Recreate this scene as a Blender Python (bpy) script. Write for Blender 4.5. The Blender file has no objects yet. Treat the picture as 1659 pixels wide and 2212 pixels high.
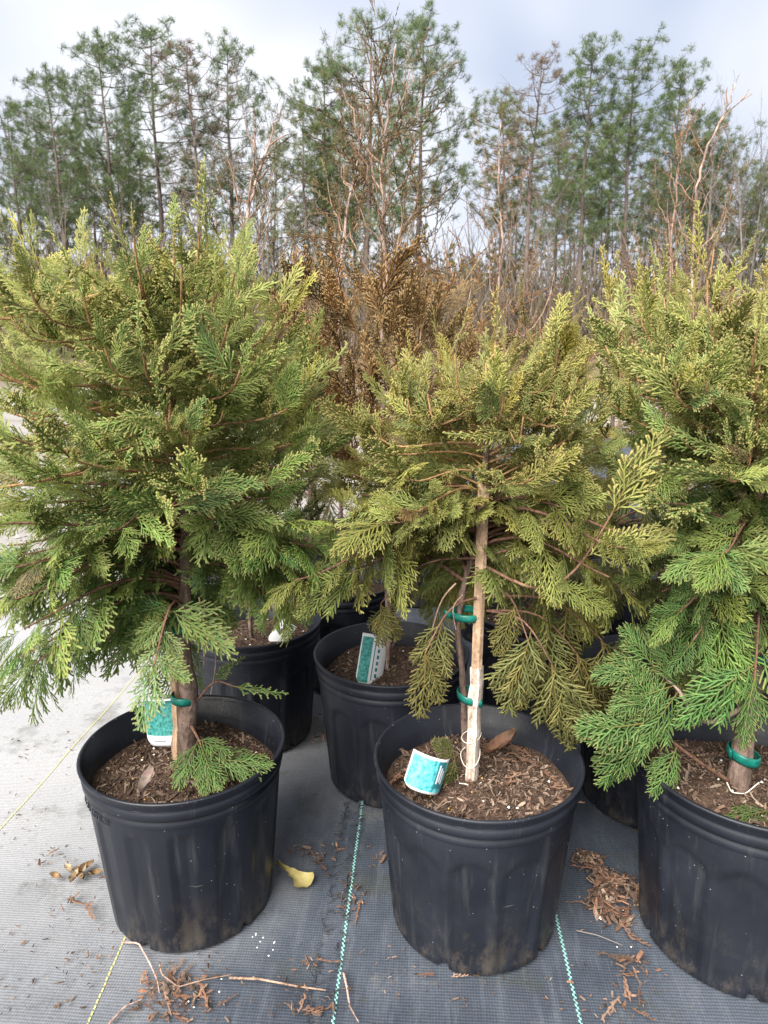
import bpy, math, random
import numpy as np
from mathutils import Vector, Matrix
PI = math.pi
R_ = math.radians
scene = bpy.context.scene
col = scene.collection

# ------------------------------------------------------------------ camera
CAM_H = 0.7925
PITCH = R_(13.35)
cam_d = bpy.data.cameras.new('camera')
cam = bpy.data.objects.new('camera', cam_d); col.objects.link(cam)
cam.location = (0, 0, CAM_H); cam.rotation_euler = (PI/2 - PITCH, 0, 0)
cam_d.sensor_fit = 'VERTICAL'; cam_d.sensor_height = 34.6; cam_d.lens = 24.0
cam_d.clip_start = 0.02; cam_d.clip_end = 2000
cam_d.dof.use_dof = True; cam_d.dof.focus_distance = 1.0; cam_d.dof.aperture_fstop = 14.0
scene.camera = cam

# ------------------------------------------------------------------ sky, sun, exposure
SUN_EL, SUN_AZ = R_(44), R_(-148)          # azimuth from +Y towards +X
world = bpy.data.worlds.new('World'); scene.world = world; world.use_nodes = True
wn = world.node_tree; wn.nodes.clear()
def wnode(t, **k):
    n = wn.nodes.new(t)
    for a, b in k.items(): setattr(n, a, b)
    return n
sky = wnode('ShaderNodeTexSky', sky_type='NISHITA', sun_disc=False)
sky.sun_elevation = SUN_EL; sky.sun_rotation = SUN_AZ; sky.air_density = 1.0; sky.dust_density = 2.0
tc = wnode('ShaderNodeTexCoord')
sep = wnode('ShaderNodeSeparateXYZ'); wn.links.new(tc.outputs['Generated'], sep.inputs[0])
def wmath(op, a, b):
    n = wnode('ShaderNodeMath', operation=op)
    for i, v in enumerate((a, b)):
        if isinstance(v, (int, float)): n.inputs[i].default_value = v
        else: wn.links.new(v, n.inputs[i])
    return n.outputs[0]
zz = wmath('ADD', wmath('MAXIMUM', sep.outputs[2], 0.0), 0.30)
comb = wnode('ShaderNodeCombineXYZ')
wn.links.new(wmath('DIVIDE', sep.outputs[0], zz), comb.inputs[0])
wn.links.new(wmath('DIVIDE', sep.outputs[1], zz), comb.inputs[1])
def wnoise(scale, detail, off, dist=0.0):
    m = wnode('ShaderNodeMapping'); m.inputs['Location'].default_value = off
    wn.links.new(comb.outputs[0], m.inputs[0])
    n = wnode('ShaderNodeTexNoise'); n.inputs['Scale'].default_value = scale; n.inputs['Detail'].default_value = detail
    n.inputs['Roughness'].default_value = 0.5; n.inputs['Distortion'].default_value = dist
    wn.links.new(m.outputs[0], n.inputs['Vector']); return n.outputs[0]
def wramp(src, p0, p1, c0=(0, 0, 0, 1), c1=(1, 1, 1, 1)):
    r = wnode('ShaderNodeValToRGB'); r.color_ramp.elements[0].position = p0; r.color_ramp.elements[1].position = p1
    r.color_ramp.elements[0].color = c0; r.color_ramp.elements[1].color = c1
    wn.links.new(src, r.inputs[0]); return r.outputs[0]
CLOUD_A = (2.55, 3.05, 4.1, 1); CLOUD_B = (5.3, 5.45, 5.9, 1)
cloud = wramp(wnoise(0.95, 3.0, (5.3, 2.1, 0), 0.5), 0.34, 0.56, CLOUD_A, CLOUD_B)
cover = wramp(wnoise(0.8, 3.0, (7.4, 4.6, 2)), 0.15, 0.36)
mixc = wnode('ShaderNodeMix', data_type='RGBA')
wn.links.new(cover, mixc.inputs[0]); wn.links.new(sky.outputs[0], mixc.inputs[6]); wn.links.new(cloud, mixc.inputs[7])
hz = wmath('POWER', 2.718, wmath('MULTIPLY', wmath('MAXIMUM', sep.outputs[2], 0.0), -7.0))
mixh = wnode('ShaderNodeMix', data_type='RGBA'); wn.links.new(wmath('MULTIPLY', hz, .9), mixh.inputs[0])
wn.links.new(mixc.outputs[2], mixh.inputs[6]); mixh.inputs[7].default_value = (5.6, 5.7, 6.0, 1)
bg = wnode('ShaderNodeBackground'); bg.inputs['Strength'].default_value = 0.08
wn.links.new(mixh.outputs[2], bg.inputs[0])
wo = wnode('ShaderNodeOutputWorld'); wn.links.new(bg.outputs[0], wo.inputs[0])

sun_d = bpy.data.lights.new('sun', 'SUN'); sun_d.energy = 5.0; sun_d.angle = R_(50); sun_d.color = (1.0, 0.95, 0.88)
sun = bpy.data.objects.new('sun', sun_d); col.objects.link(sun)
sdir = Vector((math.sin(SUN_AZ)*math.cos(SUN_EL), math.cos(SUN_AZ)*math.cos(SUN_EL), math.sin(SUN_EL)))
sun.rotation_euler = sdir.to_track_quat('Z', 'Y').to_euler()

vs = scene.view_settings
vs.view_transform = 'Standard'; vs.look = 'None'; vs.gamma = 1; vs.use_curve_mapping = False
vs.exposure = 1.35
scene.render.engine = 'CYCLES'
cy = scene.cycles
cy.max_bounces = 8; cy.diffuse_bounces = 5; cy.glossy_bounces = 2; cy.transmission_bounces = 5; cy.transparent_max_bounces = 4
cy.caustics_reflective = False; cy.caustics_refractive = False
cy.use_denoising = True
try: cy.denoiser = 'OPENIMAGEDENOISE'
except Exception: pass
cy.sample_clamp_indirect = 6

# pixel helper: photograph position (in a 1659 x 2212 picture) + distance -> point
FPX = 0.6936*2212
def ray(u, v):
    x = (u-829.5)/FPX; y = -(v-1106)/FPX
    return Vector((x, math.cos(PITCH)+y*math.sin(PITCH), -math.sin(PITCH)+y*math.cos(PITCH)))
def at(u, v, Y):
    d = ray(u, v); s = Y/d.y
    return Vector((d.x*s, Y, CAM_H+d.z*s))
def on(u, v, z=0.0):
    d = ray(u, v); s = (z-CAM_H)/d.z
    return Vector((d.x*s, d.y*s, z))

# ------------------------------------------------------------------ materials
MATS = {}
def newmat(name):
    m = bpy.data.materials.new(name); m.use_nodes = True
    m.node_tree.nodes.clear(); MATS[name] = m
    return m, m.node_tree
class NT:
    def __init__(s, nt): s.nt = nt
    def n(s, t, ins=None, **k):
        n = s.nt.nodes.new(t)
        for a, b in k.items(): setattr(n, a, b)
        for a, b in (ins or {}).items(): s.put(n, a, b)
        return n
    def put(s, n, a, b):
        if hasattr(b, 'is_linked') and not isinstance(b, (tuple, list)): s.nt.links.new(b, n.inputs[a])
        else: n.inputs[a].default_value = b
    def math(s, op, a, b=0.0, c=None):
        n = s.n('ShaderNodeMath', operation=op); s.put(n, 0, a); s.put(n, 1, b)
        if c is not None: s.put(n, 2, c)
        return n.outputs[0]
    def noise(s, vec, scale, detail=3, rough=.55, w=None):
        n = s.n('ShaderNodeTexNoise', {'Scale': scale, 'Detail': detail, 'Roughness': rough})
        if vec is not None: s.put(n, 'Vector', vec)
        return n.outputs[0]
    def ramp(s, fac, stops):
        r = s.n('ShaderNodeValToRGB'); cr = r.color_ramp
        while len(cr.elements) < len(stops): cr.elements.new(0.5)
        for e, (p, c) in zip(cr.elements, stops):
            e.position = p; e.color = (c, c, c, 1) if isinstance(c, (int, float)) else (*c, 1)
        s.put(r, 0, fac); return r.outputs[0]
    def mix(s, fac, a, b, blend='MIX'):
        n = s.n('ShaderNodeMix', data_type='RGBA', blend_type=blend)
        s.put(n, 0, fac)
        s.put(n, 6, (*a, 1) if isinstance(a, tuple) and len(a) == 3 else a)
        s.put(n, 7, (*b, 1) if isinstance(b, tuple) and len(b) == 3 else b)
        return n.outputs[2]
    def map(s, vec, scale=(1, 1, 1), rot=(0, 0, 0)):
        n = s.n('ShaderNodeMapping', {'Scale': scale, 'Rotation': rot}); s.put(n, 'Vector', vec); return n.outputs[0]
    def bump(s, h, strength=.3, dist=.002):
        n = s.n('ShaderNodeBump', {'Strength': strength, 'Distance': dist}); s.put(n, 'Height', h); return n.outputs[0]
    def out(s, color, rough=.6, spec=.4, normal=None, trans=0.0, extra=None):
        p = s.n('ShaderNodeBsdfPrincipled')
        s.put(p, 'Base Color', (*color, 1) if isinstance(color, tuple) and len(color) == 3 else color)
        s.put(p, 'Roughness', rough); s.put(p, 'Specular IOR Level', spec)
        if normal is not None: s.put(p, 'Normal', normal)
        for a, b in (extra or {}).items(): s.put(p, a, b)
        sh = p.outputs[0]
        if trans > 0:
            t = s.n('ShaderNodeBsdfTranslucent'); s.put(t, 'Color', color if not isinstance(color, tuple) else (*color, 1))
            m = s.n('ShaderNodeMixShader', {0: trans}); s.nt.links.new(sh, m.inputs[1]); s.nt.links.new(t.outputs[0], m.inputs[2]); sh = m.outputs[0]
        o = s.n('ShaderNodeOutputMaterial'); s.nt.links.new(sh, o.inputs[0])
    def obj(s): return s.n('ShaderNodeTexCoord').outputs['Object']
    def pos(s): return s.n('ShaderNodeNewGeometry').outputs['Position']
    def attr(s, name): return s.n('ShaderNodeAttribute', attribute_name=name)
    def sepc(s, c):
        n = s.n('ShaderNodeSeparateColor'); s.put(n, 0, c); return n.outputs

def mat_foliage(name, from_attr, tipc, woodc):
    m, nt = newmat(name); t = NT(nt)
    tint = t.sepc(t.attr('tint').outputs['Color'])
    oi = t.n('ShaderNodeObjectInfo')
    base = t.attr('bcol').outputs['Color'] if from_attr else oi.outputs['Color']
    v = t.math('MULTIPLY_ADD', tint[2], 0.6, 0.72)
    n = t.ramp(t.noise(t.pos(), 420, 2), [(.3, .72), (.7, 1.25)])
    hs = t.n('ShaderNodeHueSaturation', {'Value': v}); t.put(hs, 'Color', base)
    c = t.mix(1.0, hs.outputs[0], n, 'MULTIPLY')
    c = t.mix(tint[1], c, woodc)
    c = t.mix(tint[0], c, tipc)
    bmp = t.bump(t.noise(t.pos(), 650, 1), .5, .0012)
    t.out(c, .52, .38, bmp, trans=.5)
mat_foliage('foliage', False, (.56, .42, .19), (.24, .16, .05))
mat_foliage('foliage_back', True, (.56, .42, .19), (.24, .16, .05))

def mat_bark(name, a, b, scale=(60, 60, 14), bs=.6):
    m, nt = newmat(name); t = NT(nt)
    o = t.obj()
    n = t.noise(t.map(o, scale), 1.0, 6, .7)
    n2 = t.noise(o, 26, 4, .65); n3 = t.noise(t.map(o, (260, 260, 120)), 1.0, 3, .6)
    c = t.mix(t.ramp(n, [(.38, 0), (.62, 1)]), a, b)
    c = t.mix(t.ramp(n2, [(.48, 0), (.66, .75)]), c, tuple(min(1, x*1.55) for x in b))
    c = t.mix(t.ramp(n3, [(.56, 0), (.68, .65)]), c, tuple(x*.45 for x in a))
    h = t.math('ADD', n, t.math('MULTIPLY', n3, .5))
    t.out(c, .88, .22, t.bump(h, bs, .004))
mat_bark('trunk_bark', (.075, .050, .038), (.19, .135, .110), (90, 90, 26), 1.0)
mat_bark('twig_bark', (.085, .045, .03), (.19, .105, .07), (200, 200, 60))
mat_bark('shoot_bark', (.19, .095, .05), (.34, .21, .10), (200, 200, 60))
mat_bark('pale_stem', (.16, .10, .08), (.36, .265, .225), (120, 120, 30))
mat_bark('dry_twig', (.13, .080, .056), (.28, .19, .14), (200, 200, 60))
mat_bark('stake_wood', (.27, .19, .14), (.56, .49, .43), (110, 110, 7), .5)
mat_bark('stake_tan', (.25, .16, .10), (.44, .31, .21), (110, 110, 7), .5)

def mat_plastic():
    for name, arch in (('pot_glossy', .34), ('pot_dusty', .46)):
        m, nt = newmat(name); t = NT(nt); o = t.obj()
        n = t.noise(o, 9, 5, .6)
        c = t.mix(t.ramp(n, [(.38, 0), (.75, 1)]), (.0058, .0072, .0118), (.0145, .0172, .026) if arch > .4 else (.0095, .0115, .0175))
        # pale dust specks and scuffs
        vor = t.n('ShaderNodeTexVoronoi', {'Scale': 150.0, 'Randomness': 1.0}); t.put(vor, 'Vector', o)
        speck = t.ramp(vor.outputs['Distance'], [(.07, 1), (.12, 0)])
        gate = t.ramp(t.noise(o, 38, 2), [(.55, 0), (.62, .75)])
        c = t.mix(t.math('MULTIPLY', speck, gate), c, (.34, .34, .33))
        sc = t.ramp(t.noise(t.map(o, (24, 24, 3)), 1.6, 6, .7), [(.60, 0), (.80, .22)])
        c = t.mix(sc, c, (.11, .11, .108))
        sz = t.n('ShaderNodeSeparateXYZ'); t.put(sz, 0, o)
        low = t.math('MULTIPLY', t.ramp(sz.outputs[2], [(.0, 1), (.10, 0)]), t.ramp(t.noise(t.map(o, (30, 30, 14)), 1.0, 6, .75), [(.48, 0), (.62, .75)]))
        c = t.mix(low, c, (.062, .052, .042))
        runs = t.ramp(t.noise(t.map(o, (55, 55, 2.2)), 1.0, 4, .6), [(.58, 0), (.70, .35)])
        c = t.mix(runs, c, (.055, .056, .058))
        scr = t.ramp(t.noise(t.map(o, (14, 14, 190), (.5, .3, .2)), 1.0, 3, .6), [(.70, 0), (.76, .5)])
        c = t.mix(t.math('MULTIPLY', scr, t.ramp(n, [(.45, 0), (.6, 1)])), c, (.13, .13, .13))
        r = t.ramp(n, [(.3, arch-.06), (.7, arch+.14)])
        t.out(c, r, .38, t.bump(t.noise(o, 160, 3), .12, .001))
mat_plastic()

def mat_attrcol(name, rough=.85, spec=.2, bscale=300, trans=0):
    m, nt = newmat(name); t = NT(nt)
    c = t.attr('bcol').outputs['Color']
    n = t.ramp(t.noise(t.pos(), bscale, 3), [(.3, .65), (.7, 1.25)])
    t.out(t.mix(1.0, c, n, 'MULTIPLY'), rough, spec, None, trans)
mat_attrcol('mulch_chip')
mat_attrcol('dry_leaf', .6, .3, 120, .12)

def mat_soil():
    m, nt = newmat('soil'); t = NT(nt); o = t.obj()
    n = t.noise(o, 120, 6, .7); n2 = t.noise(o, 420, 3, .6)
    c = t.mix(t.ramp(n, [(.3, 0), (.7, 1)]), (.022, .014, .010), (.095, .062, .044))
    c = t.mix(t.ramp(n2, [(.58, 0), (.7, .8)]), c, (.20, .14, .10))
    t.out(c, .95, .15, t.bump(n, .8, .006))
mat_soil()

def mat_cloth(name, dusty):
    m, nt = newmat(name); t = NT(nt); p = t.map(t.pos(), (1, 1, 1), (0, 0, R_(3.3)))
    sx = t.n('ShaderNodeSeparateXYZ'); t.put(sx, 0, p)
    wob = t.noise(p, 30, 3)
    # woven tape: cross ribs and length ribs
    ribs = t.math('SINE', t.math('MULTIPLY_ADD', wob, 5.0, t.math('MULTIPLY', sx.outputs[1], 2*PI/.0042)))
    ribs2 = t.math('SINE', t.math('MULTIPLY_ADD', wob, 4.0, t.math('MULTIPLY', sx.outputs[0], 2*PI/.0036)))
    weave = t.math('ADD', t.math('MULTIPLY', ribs, .6), t.math('MULTIPLY', ribs2, .4))
    big = t.noise(p, 3.2, 5, .62); mid = t.noise(t.map(p, (70, 9, 1)), 1.0, 4, .65); fine = t.noise(p, 330, 2)
    c = t.mix(t.ramp(big, [(.32, 0), (.70, 1)]), (.024, .031, .044), (.078, .091, .113))
    c = t.mix(t.ramp(mid, [(.5, 0), (.8, .5)]), c, (.118, .130, .150))
    if dusty:   # paler grey towards the walkway side and with distance, broken by noise
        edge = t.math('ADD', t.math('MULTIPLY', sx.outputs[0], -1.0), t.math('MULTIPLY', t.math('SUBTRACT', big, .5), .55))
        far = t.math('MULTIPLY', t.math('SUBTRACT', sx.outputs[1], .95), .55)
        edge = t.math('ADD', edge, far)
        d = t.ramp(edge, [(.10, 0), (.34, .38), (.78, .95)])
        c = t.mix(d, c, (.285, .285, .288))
    c = t.mix(t.ramp(t.noise(p, 60, 4, .7), [(.60, 0), (.78, .7)]), c, (.045, .045, .035))
    c = t.mix(t.ramp(t.noise(p, 7.5, 5, .7), [(.55, 0), (.70, .55)]), c, (.040, .043, .026))
    c = t.mix(t.ramp(t.noise(t.map(p, (3, 3, 1)), 2.1, 6, .75), [(.57, 0), (.66, .45)]), c, (.15, .145, .13))
    k = t.math('MULTIPLY_ADD', weave, .20, t.math('MULTIPLY_ADD', fine, .7, .66))
    c = t.mix(1.0, c, t.n('ShaderNodeCombineColor', {0: k, 1: k, 2: k}).outputs[0], 'MULTIPLY')
    t.out(c, .50, .5, t.bump(weave, .25, .0012))
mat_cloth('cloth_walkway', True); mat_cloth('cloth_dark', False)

def mat_ground():
    m, nt = newmat('sandy_gravel'); t = NT(nt); p = t.pos()
    n = t.noise(p, 2.4, 6, .7); f = t.noise(p, 60, 4, .7)
    c = t.mix(t.ramp(n, [(.3, 0), (.7, 1)]), (.19, .175, .16), (.29, .275, .262))
    c = t.mix(t.ramp(f, [(.5, 0), (.72, .7)]), c, (.25, .22, .19))
    sx = t.n('ShaderNodeSeparateXYZ'); t.put(sx, 0, p)
    grass = t.ramp(t.math('ADD', t.math('MULTIPLY', sx.outputs[1], .04), t.math('MULTIPLY', n, .3)), [(.55, 0), (.8, 1)])
    c = t.mix(grass, c, (.13, .10, .06))
    t.out(c, .95, .15, t.bump(f, .7, .01))
mat_ground()

def flat(name, c, rough=.6, spec=.4, trans=0, noise=None, bs=0):
    m, nt = newmat(name); t = NT(nt)
    cc = c
    if noise:
        n = t.noise(t.obj(), noise[0], 4, .65)
        cc = t.mix(t.ramp(n, [(.35, 0), (.65, 1)]), c, noise[1])
    t.out(cc, rough, spec, None, trans)
flat('teal_tape', (.004, .115, .088), .35, .5, .1, (90, (.008, .19, .145)))
flat('string', (.55, .50, .42), .8, .2)
flat('tag_white', (.74, .75, .76), .4, .5, .08)
flat('tag_print_dark', (.02, .16, .19), .4)
flat('tag_ink', (.06, .08, .09), .6)
flat('tag_photo', (.012, .17, .20), .35, .5, 0, (170, (.16, .62, .66)))
flat('tag_photo_green', (.015, .14, .13), .35, .5, 0, (220, (.11, .42, .38)))
flat('stripe_cyan', (.22, .46, .42), .6); flat('stripe_yellow', (.46, .44, .16), .6); flat('thread_dark', (.02, .022, .026), .7)
flat('perlite', (.75, .74, .70), .8); flat('prill', (.42, .26, .06), .5)
flat('yellow_leaf', (.36, .29, .10), .45, .4, .15, (60, (.46, .40, .17)))
flat('pine_bark', (.085, .066, .058), .9, .2, 0, (3, (.155, .122, .108)))
flat('grey_bark', (.115, .102, .094), .9, .2, 0, (3, (.20, .18, .168)))
flat('needle_green', (.072, .112, .042), .6, .3, .28, (.6, (.140, .185, .078)))
flat('needle_olive', (.100, .125, .042), .6, .3, .25, (.6, (.165, .185, .075)))
flat('needle_brown', (.13, .10, .07), .7, .2, .1, (.6, (.18, .14, .10)))
flat('brush_brown', (.082, .066, .050), .9, .1, .1, (1.3, (.150, .122, .098)))
flat('gravel_stone', (.20, .185, .175), .9, .2, 0, (25, (.36, .345, .33)))

# ------------------------------------------------------------------ mesh helpers
def mesh(name, V, F, mats, fmat=None, attrs=None, smooth=True):
    me = bpy.data.meshes.new(name)
    V = np.asarray(V, np.float32).reshape(-1, 3)
    if isinstance(F, np.ndarray):
        nf, k = F.shape
        me.vertices.add(len(V)); me.vertices.foreach_set('co', V.ravel())
        me.loops.add(nf*k); me.loops.foreach_set('vertex_index', F.astype(np.int32).ravel())
        me.polygons.add(nf); me.polygons.foreach_set('loop_start', np.arange(0, nf*k, k, dtype=np.int32))
    else:
        me.from_pydata([tuple(map(float, v)) for v in V], [], [tuple(int(i) for i in f) for f in F])
    for m in (mats if isinstance(mats, (list, tuple)) else [mats]): me.materials.append(MATS[m])
    if fmat is not None: me.polygons.foreach_set('material_index', np.asarray(fmat, np.int32))
    me.polygons.foreach_set('use_smooth', np.full(len(me.polygons), smooth, bool))
    for a, d in (attrs or {}).items():
        d = np.asarray(d, np.float32)
        if d.shape[1] == 3: d = np.hstack([d, np.ones((len(d), 1), np.float32)])
        at_ = me.attributes.new(a, 'FLOAT_COLOR', 'POINT'); at_.data.foreach_set('color', d.ravel())
    me.update(calc_edges=True)
    return me
def ob(name, me, parent=None, loc=(0, 0, 0), rot=(0, 0, 0)):
    o = bpy.data.objects.new(name, me); col.objects.link(o)
    o.location = loc; o.rotation_euler = rot
    if parent is not None: o.parent = parent
    return o
def tag(o, label=None, cat=None, group=None, kind=None):
    if label: o['label'] = label
    if cat: o['category'] = cat
    if group: o['group'] = group
    if kind: o['kind'] = kind
    return o
def thing(name, label, cat, loc=(0, 0, 0), group=None, rot=(0, 0, 0)):
    return tag(ob(name, None, None, loc, rot), label, cat, group)

def frame_along(P):
    P = np.asarray(P, float); T = np.gradient(P, axis=0)
    T /= np.linalg.norm(T, axis=1)[:, None]+1e-12
    a = np.array([0.3, 0.2, 1.0]) if abs(T[0][2]) < .9 else np.array([1.0, .2, .1])
    N = np.zeros_like(T); n = np.cross(T[0], a); n /= np.linalg.norm(n)
    for i in range(len(T)):
        n = n - T[i]*np.dot(n, T[i]); n /= np.linalg.norm(n)+1e-12; N[i] = n
    return T, N, np.cross(T, N)
def tube(P, rad, seg=6, cap=True):
    P = np.asarray(P, float); rad = np.broadcast_to(np.asarray(rad, float), (len(P),))
    T, N, B = frame_along(P)
    th = np.arange(seg)*2*PI/seg
    V = (P[:, None, :] + rad[:, None, None]*(np.cos(th)[None, :, None]*N[:, None, :]+np.sin(th)[None, :, None]*B[:, None, :])).reshape(-1, 3)
    F = []
    for i in range(len(P)-1):
        for j in range(seg):
            a = i*seg+j; b = i*seg+(j+1) % seg
            F.append((a, b, b+seg, a+seg))
    if cap:
        F.append(tuple(range(seg))[::-1]); F.append(tuple((len(P)-1)*seg+j for j in range(seg)))
    return V, F
def join(parts):
    Vs, Fs, o = [], [], 0
    for V, F in parts:
        Vs.append(np.asarray(V)); Fs += [tuple(i+o for i in f) for f in F]; o += len(V)
    return np.concatenate(Vs), Fs
def bez(p0, p1, p2, p3, n):
    t = np.linspace(0, 1, n)[:, None]
    p0, p1, p2, p3 = map(np.asarray, (p0, p1, p2, p3))
    return (1-t)**3*p0+3*(1-t)**2*t*p1+3*(1-t)*t*t*p2+t**3*p3
def unit(v):
    v = np.asarray(v, float); return v/(np.linalg.norm(v)+1e-12)
def box(c, s, R=None):
    V = np.array([[x, y, z] for x in (-.5, .5) for y in (-.5, .5) for z in (-.5, .5)])*np.asarray(s)
    if R is not None: V = V@np.asarray(R).T
    return V+np.asarray(c), [(0, 1, 3, 2), (4, 6, 7, 5), (0, 4, 5, 1), (2, 3, 7, 6), (0, 2, 6, 4), (1, 5, 7, 3)]

# ------------------------------------------------------------------ ground, cloth, stripes
CD = np.array([math.sin(R_(3.3)), math.cos(R_(3.3))])            # direction the cloth runs
def cloth_z(x, y):
    return 0.0011*(np.sin(x*19+np.sin(y*7)*1.5)+np.sin(y*23+x*5))
g = mesh('ground', [(-900, -300, -.02), (900, -300, -.02), (900, 1500, -.02), (-900, 1500, -.02)], [(0, 1, 2, 3)], 'sandy_gravel')
tag(ob('ground', g), kind='structure')
def sheet(name, x0, x1, y0, y1, z, m, nx, ny, far_edge=None):
    xs = np.linspace(x0, x1, nx); ys = np.linspace(y0, y1, ny)
    X, Y = np.meshgrid(xs, ys)
    if far_edge is not None:
        t = (Y-y0)/(y1-y0); Y = y0+t*(far_edge(X)-y0)
    W = np.stack([X*CD[1]+Y*CD[0], -X*CD[0]+Y*CD[1]], -1)
    Z = z+cloth_z(W[..., 0], W[..., 1])
    V = np.dstack([W, Z]).reshape(-1, 3)
    i = np.arange(nx*ny).reshape(ny, nx)
    F = np.stack([i[:-1, :-1], i[:-1, 1:], i[1:, 1:], i[1:, :-1]], -1).reshape(-1, 4)
    return tag(ob(name, mesh(name, V, F, m)), kind='structure')
SEAM = on(705, 1986).x*CD[1]-on(705, 1986).y*CD[0]
rngc = np.random.default_rng(4)
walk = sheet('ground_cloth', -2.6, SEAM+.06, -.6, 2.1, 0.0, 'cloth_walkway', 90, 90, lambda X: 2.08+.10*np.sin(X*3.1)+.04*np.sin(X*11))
darkc = sheet('ground_cloth', SEAM, 3.6, -.6, 6.5, 0.006, 'cloth_dark', 130, 170)
def stripe(parent, pts, m, z, w, zig):
    p = np.array([(q.x, q.y) for q in pts]); d = unit(p[1]-p[0]); a = p[0]-d*.8; L = 3.0 if m != 'stripe_yellow' else 2.3
    n = np.array([-d[1], d[0]]); V = []; F = []; s = 0.0; k = 0
    while s < L:
        ln = .0034 if zig else .006
        c = a+d*s+n*(w*.35*(1 if k % 2 else -1) if zig else rngc.normal()*.0002)
        sk = .0012
        for du, dn, q in ((0, -1, 0), (0, 1, 0), (ln, 1, 1), (ln, -1, 1)):
            x, y = c+d*(du+dn*sk*.4)+n*dn*w*.5
            V.append((x, y, z+float(cloth_z(x, y))+.0012))
        F.append((4*k, 4*k+3, 4*k+2, 4*k+1)); k += 1; s += ln*(1.05 if zig else 1.35)
    o = ob('woven_stripe', mesh('woven_stripe', V, F, m, smooth=False), parent); tag(o, kind='stuff'); return o
stripe(walk, (on(0, 1795), on(220, 1545)), 'stripe_yellow', 0, .0022, False)
stripe(walk, (on(190, 2212), on(265, 2035)), 'stripe_yellow', 0, .0022, False)
stripe(darkc, (on(720, 2212), on(780, 1760)), 'stripe_cyan', .006, .0025, True)
stripe(darkc, (on(1252, 2212), on(1210, 2030)), 'stripe_cyan', .006, .0025, True)
# frayed threads along the cut edge of the upper sheet
V = []; F = []
for i in range(700):
    s = rngc.uniform(.4, 2.0); off = SEAM+rngc.choice([0.0, .024])+rngc.normal()*.002
    c = np.array([off*CD[1]+s*CD[0], -off*CD[0]+s*CD[1]]); a = rngc.normal()*.9+PI*(rngc.random() < .5)
    l = rngc.uniform(.004, .014); e = c+np.array([math.cos(a), math.sin(a)])*l; n = np.array([-math.sin(a), math.cos(a)])*.0005
    z = .0085; k = len(V)
    V += [(*(c-n), z), (*(c+n), z), (*(e+n), z+rngc.uniform(0, .004)), (*(e-n), z+.001)]; F.append((k, k+1, k+2, k+3))
tag(ob('frayed_edge', mesh('frayed_edge', V, F, 'thread_dark'), darkc), kind='stuff')

# pale gravel beyond the cloth on the left
rg = np.random.default_rng(9)
oct_v = np.array([(1, 0, 0), (-1, 0, 0), (0, 1, 0), (0, -1, 0), (0, 0, .7), (0, 0, -.7)], float)
oct_f = np.array([(0, 2, 4), (2, 1, 4), (1, 3, 4), (3, 0, 4), (2, 0, 5), (1, 2, 5), (3, 1, 5), (0, 3, 5)])
NG = 5000
gx = rg.uniform(-3.2, -.4, NG); gy = 1.95+rg.random(NG)**1.5*5
sz = rg.uniform(.003, .010, NG)*rg.choice([1, 1, 1.8], NG)
GV = (oct_v[None]*rg.uniform(.6, 1.3, (NG, 6, 3))*sz[:, None, None]+np.stack([gx, gy, np.full(NG, -.016)], -1)[:, None, :]).reshape(-1, 3)
GF = (oct_f[None]+np.arange(NG)[:, None, None]*6).reshape(-1, 3)
tag(ob('gravel', mesh('gravel', GV, GF, 'gravel_stone', smooth=False)), 'pale loose gravel beyond the left ground cloth', 'gravel', kind='stuff')

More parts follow.
